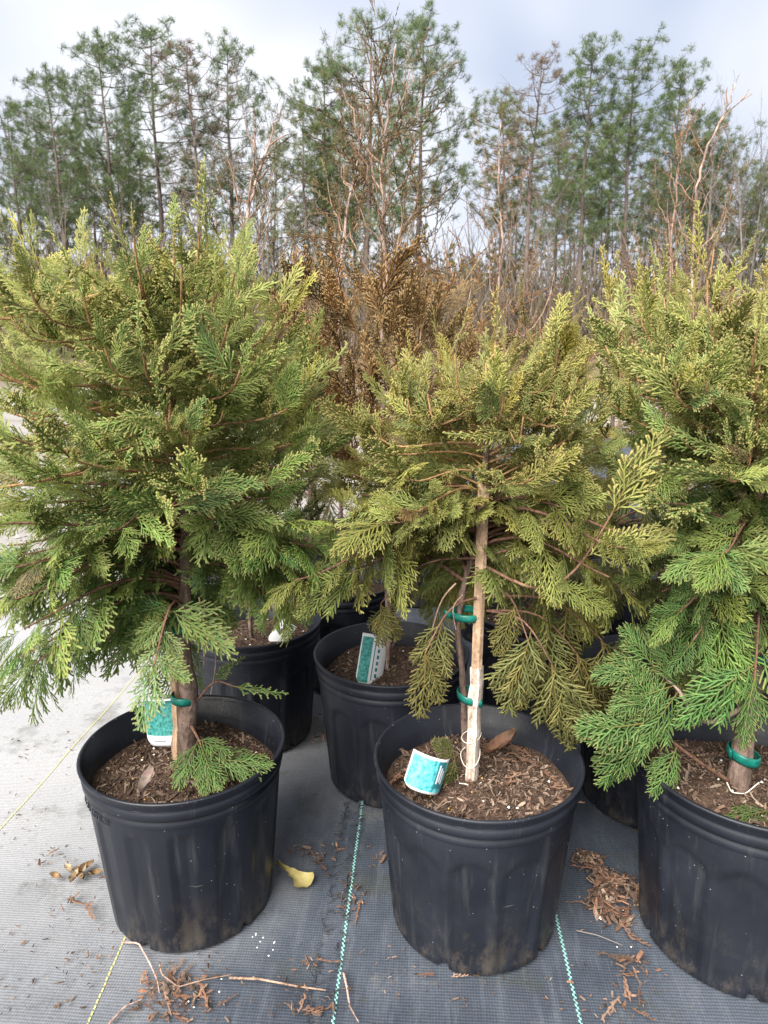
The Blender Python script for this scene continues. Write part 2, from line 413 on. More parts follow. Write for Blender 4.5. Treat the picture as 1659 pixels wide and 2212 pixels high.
# ------------------------------------------------------------------ foliage sprays (fans of flat scaly branchlets)
def spray_fingers(rng, L, kind, coarse=1.0, wmul=1.0):
    """list of (stations Nx3, width, is_wood, rnd)"""
    out = []
    cz = rng.uniform(.3, 2.4)*(1 if kind == 'fan' else .4)
    bend = rng.normal()*1.5
    ns = max(6, int(L/.012))
    def base(t):
        y = L*t; return np.array([bend*y*y*.8, y, -cz*y*y])
    T = np.linspace(0, 1, 9); wv = rng.normal(size=2)*.9; curlx = rng.normal()*2.2
    rach = np.array([base(t) for t in T])
    w0 = {'fan': .0027, 'upright': .0025, 'shoot': .0026, 'sparse': .0023}[kind]*wmul
    out.append((rach, w0*.95, 1, rng.random()))
    step = {'fan': .0045, 'upright': .0049, 'shoot': .0062, 'sparse': .0095}[kind]*coarse
    n = int(L*.93/step)
    for i in range(n):
        t = .06+.90*(i+.5*rng.random())/n
        sg = 1 if i % 2 else -1
        if kind == 'fan': lp = L*.56*min(1, t/.22+.35)*(1-t)**.66
        elif kind == 'upright': lp = L*.40*min(1, t/.2+.3)*(1-t)**.55
        elif kind == 'shoot': lp = L*.27*min(1, t/.15+.3)*(1-t)**.5*rng.uniform(.55, 1.25)
        else: lp = L*.20*(1-t*.7)*rng.uniform(.3, 1.3)
        lp = max(lp*rng.uniform(.8, 1.15), .006)
        ang = R_({'fan': 42, 'upright': 36, 'shoot': 40, 'sparse': 40}[kind]-14*t+rng.normal()*5)
        p = base(t); d0 = unit(base(min(1, t+.02))-base(t-.02))
        sd = np.array([d0[1], -d0[0], 0])*sg
        if kind in ('shoot', 'sparse'): sd = unit(sd+np.array([0, 0, rng.normal()*.75]))
        dzr = rng.normal()*.16
        m = 5; ss = np.linspace(0, 1, m); curv = rng.uniform(.15, .5)
        pts = [p]
        for k in range(1, m):
            a = ang*(1-curv*ss[k])
            pts.append(pts[-1]+(d0*math.cos(a)+sd*math.sin(a)+np.array([0, 0, -.10-(3.5+curlx)*lp*ss[k]+dzr]))*lp/(m-1))
        pts = np.array(pts)
        out.append((pts, w0*(1 if kind != 'sparse' else .9), 0, rng.random()))
        if kind == 'sparse': sp = .011
        else: sp = .0052*coarse
        ns2 = int(lp*.9/sp)
        for j in range(ns2):
            u = .14+.8*(j+.5)/max(1, ns2)
            f = u*(m-1); k = min(m-2, int(f)); q = pts[k]+(pts[k+1]-pts[k])*(f-k); dd = unit(pts[k+1]-pts[k])
            s2 = 1 if (j % 2) else -1
            l2 = (lp*.38*(1-.75*u)+.0048)*rng.uniform(.8, 1.2)
            side = unit(np.cross(dd, (0, 0, 1)))*s2
            a = R_(33+rng.normal()*7); e = dd*math.cos(a)+side*math.sin(a)+np.array([0, 0, rng.normal()*.10-.05])
            e2 = dd*math.cos(a*.7)+side*math.sin(a*.7)+np.array([0, 0, -.1])
            out.append((np.array([q, q+e*l2*.5, q+e*l2*.5+e2*l2*.5]), w0*.95, 0, rng.random()))
    return out
def spray_mesh_hi(fing, bead, rng):
    V, F, A = [], [], []
    for P, w, wood, r in fing:
        m = len(P); o = len(V)
        T = np.gradient(P, axis=0); T /= np.linalg.norm(T, axis=1)[:, None]+1e-12
        N = np.array([0, 0, 1.0]); tilt = rng.normal()*.25
        hasbead = bead and wood == 0 and rng.random() < .8
        for k in range(m-1):
            s = k/(m-1)
            sd = unit(np.cross(T[k], N)); nn = np.cross(sd, T[k]); sd = sd*math.cos(tilt)+nn*math.sin(tilt)
            ww = w*.5*(.75+.35*math.sin(PI*min(1, s*1.2+.2)))
            if k == m-2 and m > 2: ww *= 1.05
            th = ww*.45
            V += [P[k]-sd*ww, P[k]+nn*th, P[k]+sd*ww, P[k]-nn*th]
            wd = wood*max(0, .9-1.1*s)
            A += [(0, wd, r)]*4
            if k:
                a = o+4*(k-1)
                for j in range(4): F.append((a+j, a+(j+1) % 4, a+4+(j+1) % 4, a+4+j))
        k = m-2; a = o+4*k
        # blunt tip ring then cap
        q = P[-1]; sd = unit(np.cross(T[-1], N)); nn = np.cross(sd, T[-1])
        ww = w*(.66 if hasbead else .36); th = ww*(.85 if hasbead else .5); q0 = P[-1]-T[-1]*w*.35
        b = len(V)
        V += [q0-sd*ww, q0+nn*th, q0+sd*ww, q0-nn*th]; tp = .85 if hasbead else (.75 if r > .35 else .25)
        A += [(tp*.5, 0, r)]*4
        for j in range(4): F.append((a+j, a+(j+1) % 4, b+(j+1) % 4, b+j))
        V.append(q+T[-1]*w*.25); A.append((tp, 0, r)); c = len(V)-1
        for j in range(4): F.append((b+j, b+(j+1) % 4, c))
    return np.array(V), F, np.array(A)
def spray_mesh_lo(fing):
    V, A = [], []
    for P, w, wood, r in fing:
        d = P[-1]-P[0]; sd = unit(np.cross(d, (0, 0, 1)))*w*.5; m = P[len(P)//2]; q1 = P[0]+(m-P[0])*.5; q2 = m+(P[-1]-m)*.75
        V += [P[0], q1-sd*.8, q2-sd*.9, P[-1], q2+sd*.9, q1+sd*.8]
        tp = .6 if r > .3 else .15
        A += [(0, wood*.7, r), (0, wood*.4, r), (tp*.3, 0, r), (tp, 0, r), (tp*.3, 0, r), (0, wood*.4, r)]
    return np.array(V), np.array(A)
SPR = {}
def make_sprays():
    for kind, n, L0 in (('fan', 12, .105), ('upright', 8, .095), ('shoot', 8, .105), ('sparse', 6, .15)):
        SPR[kind] = []
        for i in range(n):
            rng = np.random.default_rng(100+i+len(kind)*31)
            L = L0*(.8+.4*i/(n-1))
            fg = spray_fingers(rng, L, kind)
            V, F, A = spray_mesh_hi(fg, kind != 'fan', rng)
            me = mesh('spray', V, F, 'foliage', attrs={'tint': A})
            fl = spray_fingers(np.random.default_rng(100+i+len(kind)*31), L, kind, 1.1, 1.05)
            SPR[kind].append((me, *spray_mesh_lo(fl), L))
make_sprays()
CAMP = np.array([0, 0, CAM_H])

class Plant:
    """collects placed sprays; nearest ones become spray objects, the rest one foliage part"""
    def __init__(s, root, origin): s.root = root; s.o = np.asarray(origin, float); s.items = []; s.branches = []
    def add(s, kind, p, d, n, scale, color, branch=None, idx=None):
        s.items.append((kind, np.asarray(p), unit(d), np.asarray(n, float), scale, color, branch, idx))
    def finish(s, nobj, rng):
        root = s.root
        key = []
        cp, sp_ = math.cos(PITCH), math.sin(PITCH)
        for it in s.items:
            q = it[1]+it[2]*.05-CAMP; k = np.linalg.norm(q); zc = q[1]*cp-q[2]*sp_; yc = q[1]*sp_+q[2]*cp
            if abs(q[0])/zc > .545 or abs(yc)/zc > .74: k += 10     # outside the photograph
            key.append(0.0 if it[7] == -1 else k)
        order = np.argsort(key); near = set(order[:nobj].tolist())
        LV, LA, LB = [], [], []
        for i, (kind, p, d, n, sc, c, br, idx) in enumerate(s.items):
            x = unit(np.cross(d, n)); n = np.cross(x, d)
            Rm = np.column_stack([x, d, n])
            lst = SPR[kind]; me, lv, la, L = lst[rng.integers(len(lst))]
            if i in near:
                par = br if br is not None else root
                o = bpy.data.objects.new('spray', me); col.objects.link(o); o.parent = par
                M = Matrix([list(Rm[0]*sc)+[0], list(Rm[1]*sc)+[0], list(Rm[2]*sc)+[0], [0, 0, 0, 1]]); M.translation = Vector(p-s.o)
                o.matrix_local = M; o.color = (*c, 1)
            else:
                LV.append(lv@(Rm*sc).T+p-s.o)
                a = la.copy(); LA.append(a); LB.append(np.tile(np.array(c, float), (len(lv), 1)))
        if LV:
            V = np.concatenate(LV); F = np.arange(len(V)).reshape(-1, 6)
            o = ob('foliage', mesh('foliage', V, F, 'foliage_back', attrs={'tint': np.concatenate(LA), 'bcol': np.concatenate(LB)}, smooth=False), root)
            tag(o, kind='stuff')
def lerp(a, b, t): return tuple(x+(y-x)*t for x, y in zip(a, b))
def jit(c, rng, s=.16):
    k = 1+rng.normal()*s; h = rng.normal()*s*.45
    return (max(.004, c[0]*k*(1+h)), max(.004, c[1]*k), max(.002, c[2]*k*(1-h)))
def interp_path(P, z):
    P = np.asarray(P); return np.array([np.interp(z, P[:, 2], P[:, 0]), np.interp(z, P[:, 2], P[:, 1]), z])

def thuja(label, origin, trunk, tr, prof, z0, ztop, nbr, lowc, topc, seed, nobj, spacing=.0145, clear=(0, 0), barks=('trunk_bark', 'twig_bark', 'shoot_bark'),
          kinds=('fan', 'upright'), dens=1.0, scale=1.0, extra=None, clear_az=-PI/2, clear_w=.9, cat='thuja', group='potted thujas', zmin_r=0, boost=(), zmin_l=0, droop=2.1):
    rng = np.random.default_rng(seed)
    O = np.asarray(origin, float)
    root = thing('thuja_shrub', label, cat, tuple(O), group)
    pl = Plant(root, O)
    tp = np.asarray(trunk, float)
    tq = np.linspace(0, 1, 40); tk = np.linspace(0, 1, len(tp)); rw = np.random.default_rng(seed+900)
    TP = np.stack([np.interp(tq, tk, tp[:, k]) for k in range(3)], -1)
    for _ in range(3): TP[1:-1] = (TP[:-2]+2*TP[1:-1]+TP[2:])/4
    V, F = tube(TP-O, np.interp(tq, tk, tr)*.9*(1+rw.normal(size=40)*.05), 12); V = V+rw.normal(size=V.shape)*.0005
    ob('trunk', mesh('trunk', V, F, barks[0]), root)
    prof = np.asarray(prof)
    def rad(z, az):
        rl = np.interp(z, prof[:, 0], prof[:, 1]); rr = np.interp(z, prof[:, 0], prof[:, 2])
        return rl+(rr-rl)*(.5+.5*math.cos(az))
    todo = [((i+.5)/nbr, i*2.39996+rng.normal()*.25, False) for i in range(nbr)]
    for (nb_, f0, f1, a0, a1) in boost: todo += [(rng.uniform(f0, f1), rng.uniform(a0, a1), True) for _ in range(nb_)]
    for f, az, forced in todo:
        za = z0+(ztop*.93-z0)*f
        da = (az-clear_az+PI) % (2*PI)-PI
        if not forced and za < zmin_r and math.cos(az) > .15: continue
        if not forced and za < zmin_l and math.cos(az) < -.1 and math.sin(az) < .45: continue
        if clear[0] < za < clear[1] and abs(da) < (clear_w*.6 if forced else clear_w) and (forced or rng.random() < .9): continue
        rise = -.05+.17*f+rng.normal()*.032
        zt = min(za+rise, ztop-rng.random()*.10)
        rt = rad(zt, az)*rng.uniform(.62, 1.02)
        od = np.array([math.cos(az), math.sin(az), 0])
        p0 = interp_path(tp, za); ax = interp_path(tp, min(zt, tp[-1][2])); ax[2] = zt
        p3 = ax+od*rt
        up = np.array([0, 0, 1.0])
        p1 = p0+od*rt*(.45)+up*(.05*(1-f)+.01); p2 = p3-od*rt*(.30*(1-f)+.06)+up*(.035*(1-f)-.09*f)
        B = bez(p0, p1, p2, p3, 9)
        ln = np.linalg.norm(np.diff(B, axis=0), axis=1).sum()
        rb = .0028*(1-f*.45)*min(1.2, ln/.2)
        V, F = tube(B-O, np.linspace(rb, .0011, 9), 5, cap=False)
        br = ob('branch', mesh('branch', V, F, barks[2] if f > .45 else barks[1]), root)
        ns = max(2, int(ln*.84/spacing*dens))
        ph = rng.integers(2)
        for j in range(ns+1):
            s = .07+.93*(j/ns); k = min(7, int(s*8)); p = B[k]+(B[k+1]-B[k])*(s*8-k); T = unit(B[min(8, k+1)]-B[k])
            side = np.cross(T, up); side = unit(side) if np.linalg.norm(side) > .15 else np.array([-od[1], od[0], 0])
            sg = 1 if (j+ph) % 2 else -1
            hf = np.clip((p[2]-z0)/(ztop-z0), 0, 1)
            hang = max(0, 1-hf*droop)
            if j == ns: d = T+rng.normal(size=3)*.12-up*.25*hang+up*.35*hf
            else: d = T*.6+side*sg*rng.uniform(.5, .95)+up*(-.75*hang*rng.uniform(.5, 1.3)+.85*hf*rng.uniform(.5, 1.2))+rng.normal(size=3)*.16
            if hf > .36: nrm = od*rng.uniform(-.6, 1)+side*rng.normal()*.8+up*.25
            else: nrm = od*(.55+.6*hang)+up*(.60-.35*hang)+rng.normal(size=3)*.38
            kind = kinds[0] if (hf < .36 or rng.random() < .22*(1-hf)) else (kinds[1] if rng.random() > (hf-.35)*1.15 else 'shoot')
            sc = (.44+.54*rng.random()**1.5)*scale*(1.0-.22*hf)*(1 if j < ns else 1.0)
            c = lerp(lowc, topc, np.clip(hf*1.15-.05+rng.normal()*.10, 0, 1))
            if rng.random() < .012: c = (.20, .145, .07); sc *= .7
            pl.add(kind, p, d, nrm, sc, jit(c, rng), br)
    if extra: extra(pl, rng, root, O)
    pl.finish(nobj, rng)
    return pl

def limb(pl, pts, r, bark, sprays, rng):
    """a hand-placed branch: pts polyline, sprays list of (s, side angle dir vec, normal vec, scale, color, kind)"""
    P = np.array([np.asarray(p, float) for p in pts]); t = np.linspace(0, 1, len(P)); tt = np.linspace(0, 1, 4*(len(P)-1)+1)
    # Catmull-like smoothing
    Q = np.stack([np.interp(tt, t, P[:, k]) for k in range(3)], -1)
    for _ in range(3): Q[1:-1] = (Q[:-2]+2*Q[1:-1]+Q[2:])/4
    V, F = tube(Q-pl.o, np.linspace(r, r*.45, len(Q)), 6, cap=False)
    br = ob('branch', mesh('branch', V, F, bark), pl.root)
    for s, d, n, sc, c, kind in sprays:
        k = min(len(Q)-1, int(s*(len(Q)-1))); pl.add(kind, Q[k], d, n, sc, c, br, -1)
    return Q

# ------------------------------------------------------------------ pots
RIM, PH, RB = .140, .246, .113
def pot_profile_mesh(kind):
    seg = 168
    body_z = np.concatenate([[0, .004, .012], np.linspace(.022, .190, 34), [.197, .2035]])
    rows = []
    def rbody(z): return RB+(RIM-.0085-RB)*z/.205
    th = np.arange(seg)*2*PI/seg
    c, s = np.cos(th), np.sin(th)
    rows.append((np.zeros(seg), .006)); rows.append((np.full(seg, RB-.012), .005))
    npan = 14 if kind == 'flute' else 12
    ph = (th*npan/(2*PI)) % 1.0
    for z in body_z:
        r = np.full(seg, rbody(z)-(.003 if z == 0 else 0))
        if kind == 'flute':
            w = np.clip((np.abs(ph-.5)-.20)/.05, 0, 1)          # wide flat flutes
            amp = .0030*np.clip((.192-z)/.008, 0, 1)*np.clip((z-.006)/.01, .3, 1)
            r = r-amp*(1-w)
        else:
            x = (ph-.5)/.40
            top = .150+.028*np.sqrt(np.clip(1-x*x, 0, 1))       # arched recessed panels
            inside = np.clip((1-np.abs(x))/.08, 0, 1)*np.clip((top-z)/.005, 0, 1)*np.clip((z-.004)/.01, 0, 1)
            r = r-.0034*inside
        if z < .014:                                            # drainage notches at the foot
            for a in (0.35, 1.6, 2.9, 4.15, 5.4):
                dd = np.abs((th-a+PI) % (2*PI)-PI); r = r-.012*np.clip((.055-dd)/.02, 0, 1)*(1-z/.014)
        rows.append((r, z))
    for dr, z in ((-.0068, .2065), (-.0066, .2125), (-.0082, .2145), (-.0082, .2165), (-.0040, .2190), (-.0030, .2300), (-.0046, .2315),
                  (-.0040, .2330), (-.0022, .2400), (-.0004, .2425), (0, .2445), (-.0012, .2460), (-.0036, .2462), (-.0055, .2445), (-.0062, .2400),
                  (-.0090, .2385), (-.0095, .2270), (-.0120, .2255), (-.0125, .2120), (-.0150, .2090), (-.0170, .1800)):
        rows.append((np.full(seg, RIM+dr), z))
    V = np.concatenate([np.stack([r*c, r*s, np.full(seg, z)], -1) for r, z in rows])
    F = np.array([(i*seg+j, i*seg+(j+1) % seg, (i+1)*seg+(j+1) % seg, (i+1)*seg+j) for i in range(len(rows)-1) for j in range(seg)])
    return V, F, len(body_z)+2, seg
POTM = {}
for kind, mt in (('flute', 'pot_glossy'), ('arch', 'pot_dusty')):
    V, F, nb, seg = pot_profile_mesh(kind)
    cut = (nb-1)*seg
    POTM[kind] = (mesh('pot_body', V[:nb*seg], F[:cut], mt), mesh('pot_rim', V[(nb-1)*seg:], F[cut:]-(nb-1)*seg, mt))
SOIL_Z = .200
def soil_z(x, y, seed):
    r2 = x*x+y*y
    return SOIL_Z+.010*math.exp(-r2/.004)+.004*math.sin(x*41+seed)+.003*math.sin(y*53+seed*2)
def chip_cols(rng, n, pal):
    pal = np.array(pal); c = pal[rng.integers(len(pal), size=n)]; return c*rng.uniform(.6, 1.35, (n, 1))
BROWNS = [(.13, .085, .06), (.085, .052, .036), (.17, .12, .088), (.055, .036, .027), (.22, .165, .125), (.10, .06, .042), (.07, .047, .036)]
def chips(rng, P, pal, lmin, lmax, tilt=.45, flatness=.22, lift=.5):
    """irregular wood chips, bent in the middle: 8 verts each"""
    n = len(P); Ls = rng.uniform(lmin, lmax, n)*rng.choice([.5, .8, 1, 1.5], n); W = Ls*rng.uniform(.10, .38, n); H = W*flatness+.0006
    az = rng.uniform(0, 2*PI, n); ti = rng.normal(size=n)*tilt; ro = rng.normal(size=n)*.6
    X = np.stack([np.cos(az)*np.cos(ti), np.sin(az)*np.cos(ti), np.sin(ti)], -1)
    Yv = np.stack([-np.sin(az), np.cos(az), np.zeros(n)], -1); Z = np.cross(X, Yv)
    Y2 = Yv*np.cos(ro)[:, None]+Z*np.sin(ro)[:, None]; Z2 = np.cross(X, Y2)
    tw = rng.uniform(.35, 1, n)[:, None]; bendz = (rng.normal(size=n)*.10)[:, None]*Ls[:, None]
    def pt(a, b, c, k=1.0): return P+X*(a*Ls)[:, None]+Y2*(b*W)[:, None]*k+Z2*(c*H)[:, None]
    P = P+np.array([0, 0, 1.0])*(lift*H)[:, None]+np.array([0, 0, 1.0])*np.abs(np.sin(ti)*Ls*.35)[:, None]
    h = .5; C = []
    for a, kk in ((-h, tw), (0, 1.0), (h, tw*.8)):
        off = Z2*bendz if a == 0 else 0
        for b, c in ((-h, -h), (h, -h), (h, h), (-h, h)): C.append(pt(np.full(n, a), np.full(n, b), np.full(n, c), kk)+off)
    V = np.stack(C, 1).reshape(-1, 3)
    f = []
    for i in (0, 4):
        for j in range(4): f.append((i+j, i+(j+1) % 4, i+4+(j+1) % 4, i+4+j))
    f += [(3, 2, 1, 0), (8, 9, 10, 11)]
    F = (np.array(f)[None]+np.arange(n)[:, None, None]*12).reshape(-1, 4)
    return V, F, np.repeat(chip_cols(rng, n, pal), 12, 0)
def pot(kind, x, y, z, rot, label, seed, nchips, scale=1.0, tint=0):
    rng = np.random.default_rng(seed)
    root = thing('nursery_pot', label, 'plant pot', (x, y, z), 'black nursery pots', (0, 0, rot)); root.scale = (scale,)*3
    ob('pot_body', POTM[kind][0], root); ob('pot_rim', POTM[kind][1], root)
    V = [(0, 0, soil_z(0, 0, seed))]; F = []
    for i in range(1, 13):
        for j in range(36):
            a = j*2*PI/36; r = .1255*i/12; V.append((r*math.cos(a), r*math.sin(a), soil_z(r*math.cos(a), r*math.sin(a), seed)))
    for j in range(36): F.append((0, 1+j, 1+(j+1) % 36))
    for i in range(11):
        for j in range(36): a = 1+i*36; F.append((a+j, a+36+j, a+36+(j+1) % 36, a+(j+1) % 36))
    ob('soil', mesh('soil', V, F, 'soil'), root)
    if nchips:
        r = .119*np.sqrt(rng.random(nchips)); a = rng.uniform(0, 2*PI, nchips)
        P = np.stack([r*np.cos(a), r*np.sin(a)], -1); P = np.hstack([P, np.array([[soil_z(p[0], p[1], seed)] for p in P])])
        V, F, C = chips(rng, P, BROWNS, .0025, .0095)
        tag(ob('mulch', mesh('mulch', V, F, 'mulch_chip', attrs={'bcol': C}, smooth=False), root), kind='stuff')
        for nm, m, k, s0 in (('perlite_grain', 'perlite', 9, .0022), ('fertilizer_prill', 'prill', 10, .0017)):
            VV = []; FF = []
            for q in range(k):
                rr = .112*math.sqrt(rng.random()); a = rng.uniform(0, 2*PI); c = np.array([rr*math.cos(a), rr*math.sin(a), 0]); c[2] = soil_z(c[0], c[1], seed)+.004
                VV.append(oct_v*s0*rng.uniform(.8, 1.4, (6, 3))+c); FF.append(oct_f+6*q)
            tag(ob(nm, mesh(nm, np.concatenate(VV), np.concatenate(FF), m, smooth=True), root), kind='stuff')
    return root
PA = (-.280, .895); PB = (.126, .855); PC = (.478, .822); PD = (.013, 1.188); PE = (-.267, 1.353); PF = (.318, 1.40); PG = (.470, 1.123)
pots = {}
pots['A'] = pot('flute', *PA, .0022, .20, 'glossy black fluted pot on the left with raised litres lettering under its rim', 1, 2900)
pots['B'] = pot('arch', *PB, .0085, .10, 'dusty black pot in the middle foreground holding a curved teal tag', 2, 3000)
pots['C'] = pot('arch', *PC, .0085, .33, 'dusty black pot in the right foreground cut off by the frame edge', 3, 2800, 1.055)
pots['D'] = pot('arch', *PD, .0085, .05, 'black pot between and behind the two front pots with a white and teal tag', 4, 1700)
pots['E'] = pot('arch', *PE, .0022, .15, 'black pot directly behind the glossy left pot with a white tag', 5, 1200)
pots['F'] = pot('arch', *PF, .0085, .4, 'shaded black pot right behind the middle foreground pot', 6, 500)
pots['G'] = pot('arch', *PG, .0085, .6, 'shaded black pot in the gap between middle and right foreground pots', 7, 600)
# lettering moulded under the rim of the left pot
cu = bpy.data.curves.new('lettering', 'FONT'); cu.body = '11.35 LITRES'; cu.size = .0125; cu.extrude = .0006; cu.space_character = 1.15
to = bpy.data.objects.new('lettering_source', cu); col.objects.link(to)
dg = bpy.context.evaluated_depsgraph_get(); lm = bpy.data.meshes.new_from_object(to.evaluated_get(dg))
bpy.data.objects.remove(to)
n = len(lm.vertices); co = np.zeros(n*3, np.float32); lm.vertices.foreach_get('co', co); co = co.reshape(-1, 3)
wtot = co[:, 0].max(); a_end = R_(-120)-.20                  # local angle at which the word ends
rr = RIM-.0068+co[:, 2]+.0004; aa = a_end-(wtot-co[:, 0])/RIM
lm.vertices.foreach_set('co', np.stack([rr*np.cos(aa), rr*np.sin(aa), .1985+co[:, 1]], -1).astype(np.float32).ravel()); lm.update()
lm.materials.clear(); lm.materials.append(MATS['pot_dusty'])
ob('lettering', lm, pots['A'])

def soil_at(P, dx=0, dy=0, z=.0085): return np.array([P[0]+dx, P[1]+dy, SOIL_Z+z-.004])

# ------------------------------------------------------------------ front thujas
GREEN = (.140, .262, .064); GREENTOP = (.335, .375, .105)
OLIVE = (.240, .280, .070); OLIVETOP = (.375, .385, .120)
def A_extra(pl, rng, root, O):
    g = (.13, .22, .062)
    c = np.array([PA[0], PA[1], .25])
    q = [c+(.015, -.012, .03), c+(.03, -.035, .025), c+(.045, -.055, .008)]
    limb(pl, q, .0022, 'twig_bark', [(.5, (-.1, -.75, -.25), (.1, -.35, 1), .78, g, 'fan'), (.7, (.35, -.75, -.12), (0, -.35, 1), .72, g, 'fan'), (1, (.15, -.8, -.12), (0, -.4, 1), .55, g, 'fan'), (1, (.9, -.25, .10), (0, -.5, 1), .80, g, 'fan'), (.6, (.8, -.5, .0), (0, -.4, 1), .7, g, 'fan')], rng)
    q = [c+(.02, 0, .06), c+(.05, -.01, .10), c+(.075, -.02, .095)]
    limb(pl, q, .002, 'twig_bark', [(.6, (.5, -.1, .6), (0, -.9, .3), .45, g, 'shoot'), (1, (.95, -.15, -.15), (0, -.7, .7), .80, g, 'shoot')], rng)
tA = [at(410, 1650, PA[1]), at(402, 1560, PA[1]), at(412, 1500, PA[1]), at(393, 1400, PA[1]), at(400, 1290, PA[1]), at(402, 1120, PA[1]+.005), at(385, 950, PA[1]+.01), at(360, 760, PA[1]+.01), at(330, 620, PA[1]), at(300, 540, PA[1])]
thA = thuja('full mid green thuja with yellowish upright top in the glossy left pot', soil_at(PA, z=.002), tA, [.0155, .0130, .0135, .0115, .0100, .0080, .0070, .0060, .0045, .003],
      [(.28, .12, .10), (.36, .20, .14), (.46, .25, .17), (.58, .26, .18), (.70, .27, .19), (.78, .27, .185), (.86, .235, .155), (.93, .19, .12), (1.0, .11, .06)],
      .41, .925, 180, GREEN, GREENTOP, 11, 300, clear=(.30, .58), extra=A_extra, zmin_r=.50, boost=((18, .12, .45, PI-.9, PI+1.0), (8, .15, .45, -.7, .2)))
def B_extra(pl, rng, root, O):
    dk = (.225, .215, .07); c = np.array([PB[0], PB[1], 0])
    for dx, dy, z, dd, sc in ((.085, -.03, .40, (.10, -.1, -1), 1.15), (.125, .0, .40, (.18, -.05, -1), 1.2), (.155, .0, .42, (.25, 0, -1), 1.1), (.055, -.02, .43, (.05, -.1, -1), .8), (-.075, -.04, .42, (.04, -.1, -1), .95), (-.13, -.0, .47, (-.05, 0, -1), .75)):
        p = c+(dx, dy, z); limb(pl, [c+(.005, 0, z+.06), c+(dx*.6, dy*.7, z+.06), p], .0018, 'twig_bark', [(1, dd, (rng.normal()*.3, -1, .15), sc, jit(dk, rng), 'fan'), (1, np.array(dd)+(.35, 0, .1), (.2, -1, .2), sc*.8, jit(dk, rng), 'fan'), (.7, np.array(dd)+(-.3, 0, .1), (-.2, -1, .2), sc*.85, jit(dk, rng), 'fan')], rng)
    limb(pl, [c+(0, 0, .52), c+(.06, -.05, .50), c+(.10, -.06, .53), c+(.14, -.05, .60)], .0024, 'twig_bark',
         [(.5, (.8, -.3, -.3), (.1, -.8, .6), .6, OLIVE, 'fan'), (.75, (.8, -.3, .5), (-.3, -1, .2), .9, OLIVETOP, 'upright'), (1, (.3, -.2, 1), (-.3, -1, .2), 1.1, OLIVETOP, 'upright'), (1, (.8, -.1, .7), (-.3, -1, .3), 1.0, OLIVETOP, 'upright')], rng)
    g = (.15, .18, .055); s = c+(0, 0, .215)
    limb(pl, [s+(-.01, .01, 0), s+(-.025, .01, .03), s+(-.03, 0, .035)], .0014, 'twig_bark', [(.8, (-.3, -.2, .3), (0, -1, .4), .5, g, 'fan'), (1, (-.2, -.3, -.9), (.3, -1, .3), .55, g, 'fan')], rng)
YB = PB[1]
tB = [at(1008, 1700, YB+.02), at(1003, 1560, YB+.02), at(1000, 1450, YB+.02), at(985, 1360, YB+.02), at(1005, 1250, YB+.02), at(1045, 1120, YB+.025), at(1050, 980, YB+.02), at(1060, 870, YB+.01), at(1072, 800, YB)]
thB = thuja('olive yellow thuja tied to a weathered stake in the middle foreground pot', soil_at(PB), tB, [.0070, .0052, .0046, .0050, .0046, .0042, .0038, .003, .002],
      [(.28, .08, .08), (.36, .16, .15), (.46, .225, .195), (.56, .235, .185), (.62, .20, .17), (.70, .15, .13), (.78, .11, .10), (.85, .06, .06)],
      .49, .80, 145, OLIVE, OLIVETOP, 12, 300, clear=(.30, .70), clear_w=.85, extra=B_extra, zmin_l=.55, scale=.92, droop=1.35, boost=((14, .26, .5, PI-.5, PI+.8), (5, .3, .5, -.5, .3)))
def C_extra(pl, rng, root, O):
    g = (.125, .225, .062); c = np.array([PC[0], PC[1], 0])
    tr = at(1600, 1530, PC[1])
    pts = [tr, at(1540, 1565, PC[1]-.03), at(1495, 1550, PC[1]-.04), at(1470, 1490, PC[1]-.04), at(1420, 1450, PC[1]-.03)]
    limb(pl, pts, .0035, 'pale_stem', [(.75, (-.6, -.2, -.75), (-.2, -1, .3), .8, g, 'fan'), (.85, (-.9, -.1, -.25), (-.2, -.9, .6), .75, g, 'fan'), (1, (-1, 0, .1), (-.1, -.8, .7), .75, g, 'fan'), (1, (-.5, -.1, .6), (-.1, -.9, .4), .8, g, 'fan'), (.92, (-.8, -.1, -.5), (-.1, -.9, .4), .8, g, 'fan'), (.8, (-.3, -.1, .9), (-.1, -.9, .3), .7, g, 'fan')], rng)
    pts = [at(1580, 1690, PC[1]), at(1500, 1640, PC[1]-.03), at(1450, 1600, PC[1]-.04), at(1400, 1560, PC[1]-.04)]
    limb(pl, pts, .0028, 'twig_bark', [(.6, (-.3, -.3, -.6), (0, -1, .5), .7, g, 'fan'), (.8, (-.9, -.2, .1), (0, -.9, .6), 1.0, g, 'fan'), (1, (-1, -.2, -.1), (0, -.9, .6), 1.0, g, 'fan'), (1, (-.5, -.2, -.8), (0, -1, .4), .8, g, 'fan'), (.9, (-.3, -.1, .8), (0, -1, .4), .8, g, 'fan')], rng)
    s = soil_at(PC)+(0, 0, .012)
    limb(pl, [s+(.01, -.03, .02), s+(.0, -.055, .015), s+(-.01, -.065, .01)], .0012, 'twig_bark', [(.5, (-.9, -.25, .02), (0, -.5, 1), .62, (.10, .155, .045), 'fan'), (1, (-.1, -.9, -.1), (0, -.5, 1), .5, (.10, .155, .045), 'fan'), (.8, (-.6, -.7, 0), (0, -.5, 1), .55, (.10, .155, .045), 'fan')], rng)
YC = PC[1]
tC = [at(1585, 1760, YC), at(1600, 1660, YC), at(1612, 1560, YC), at(1628, 1440, YC), at(1640, 1200, YC+.01), at(1630, 1050, YC+.02), at(1615, 900, YC+.02), at(1606, 820, YC+.02), at(1603, 780, YC+.015)]
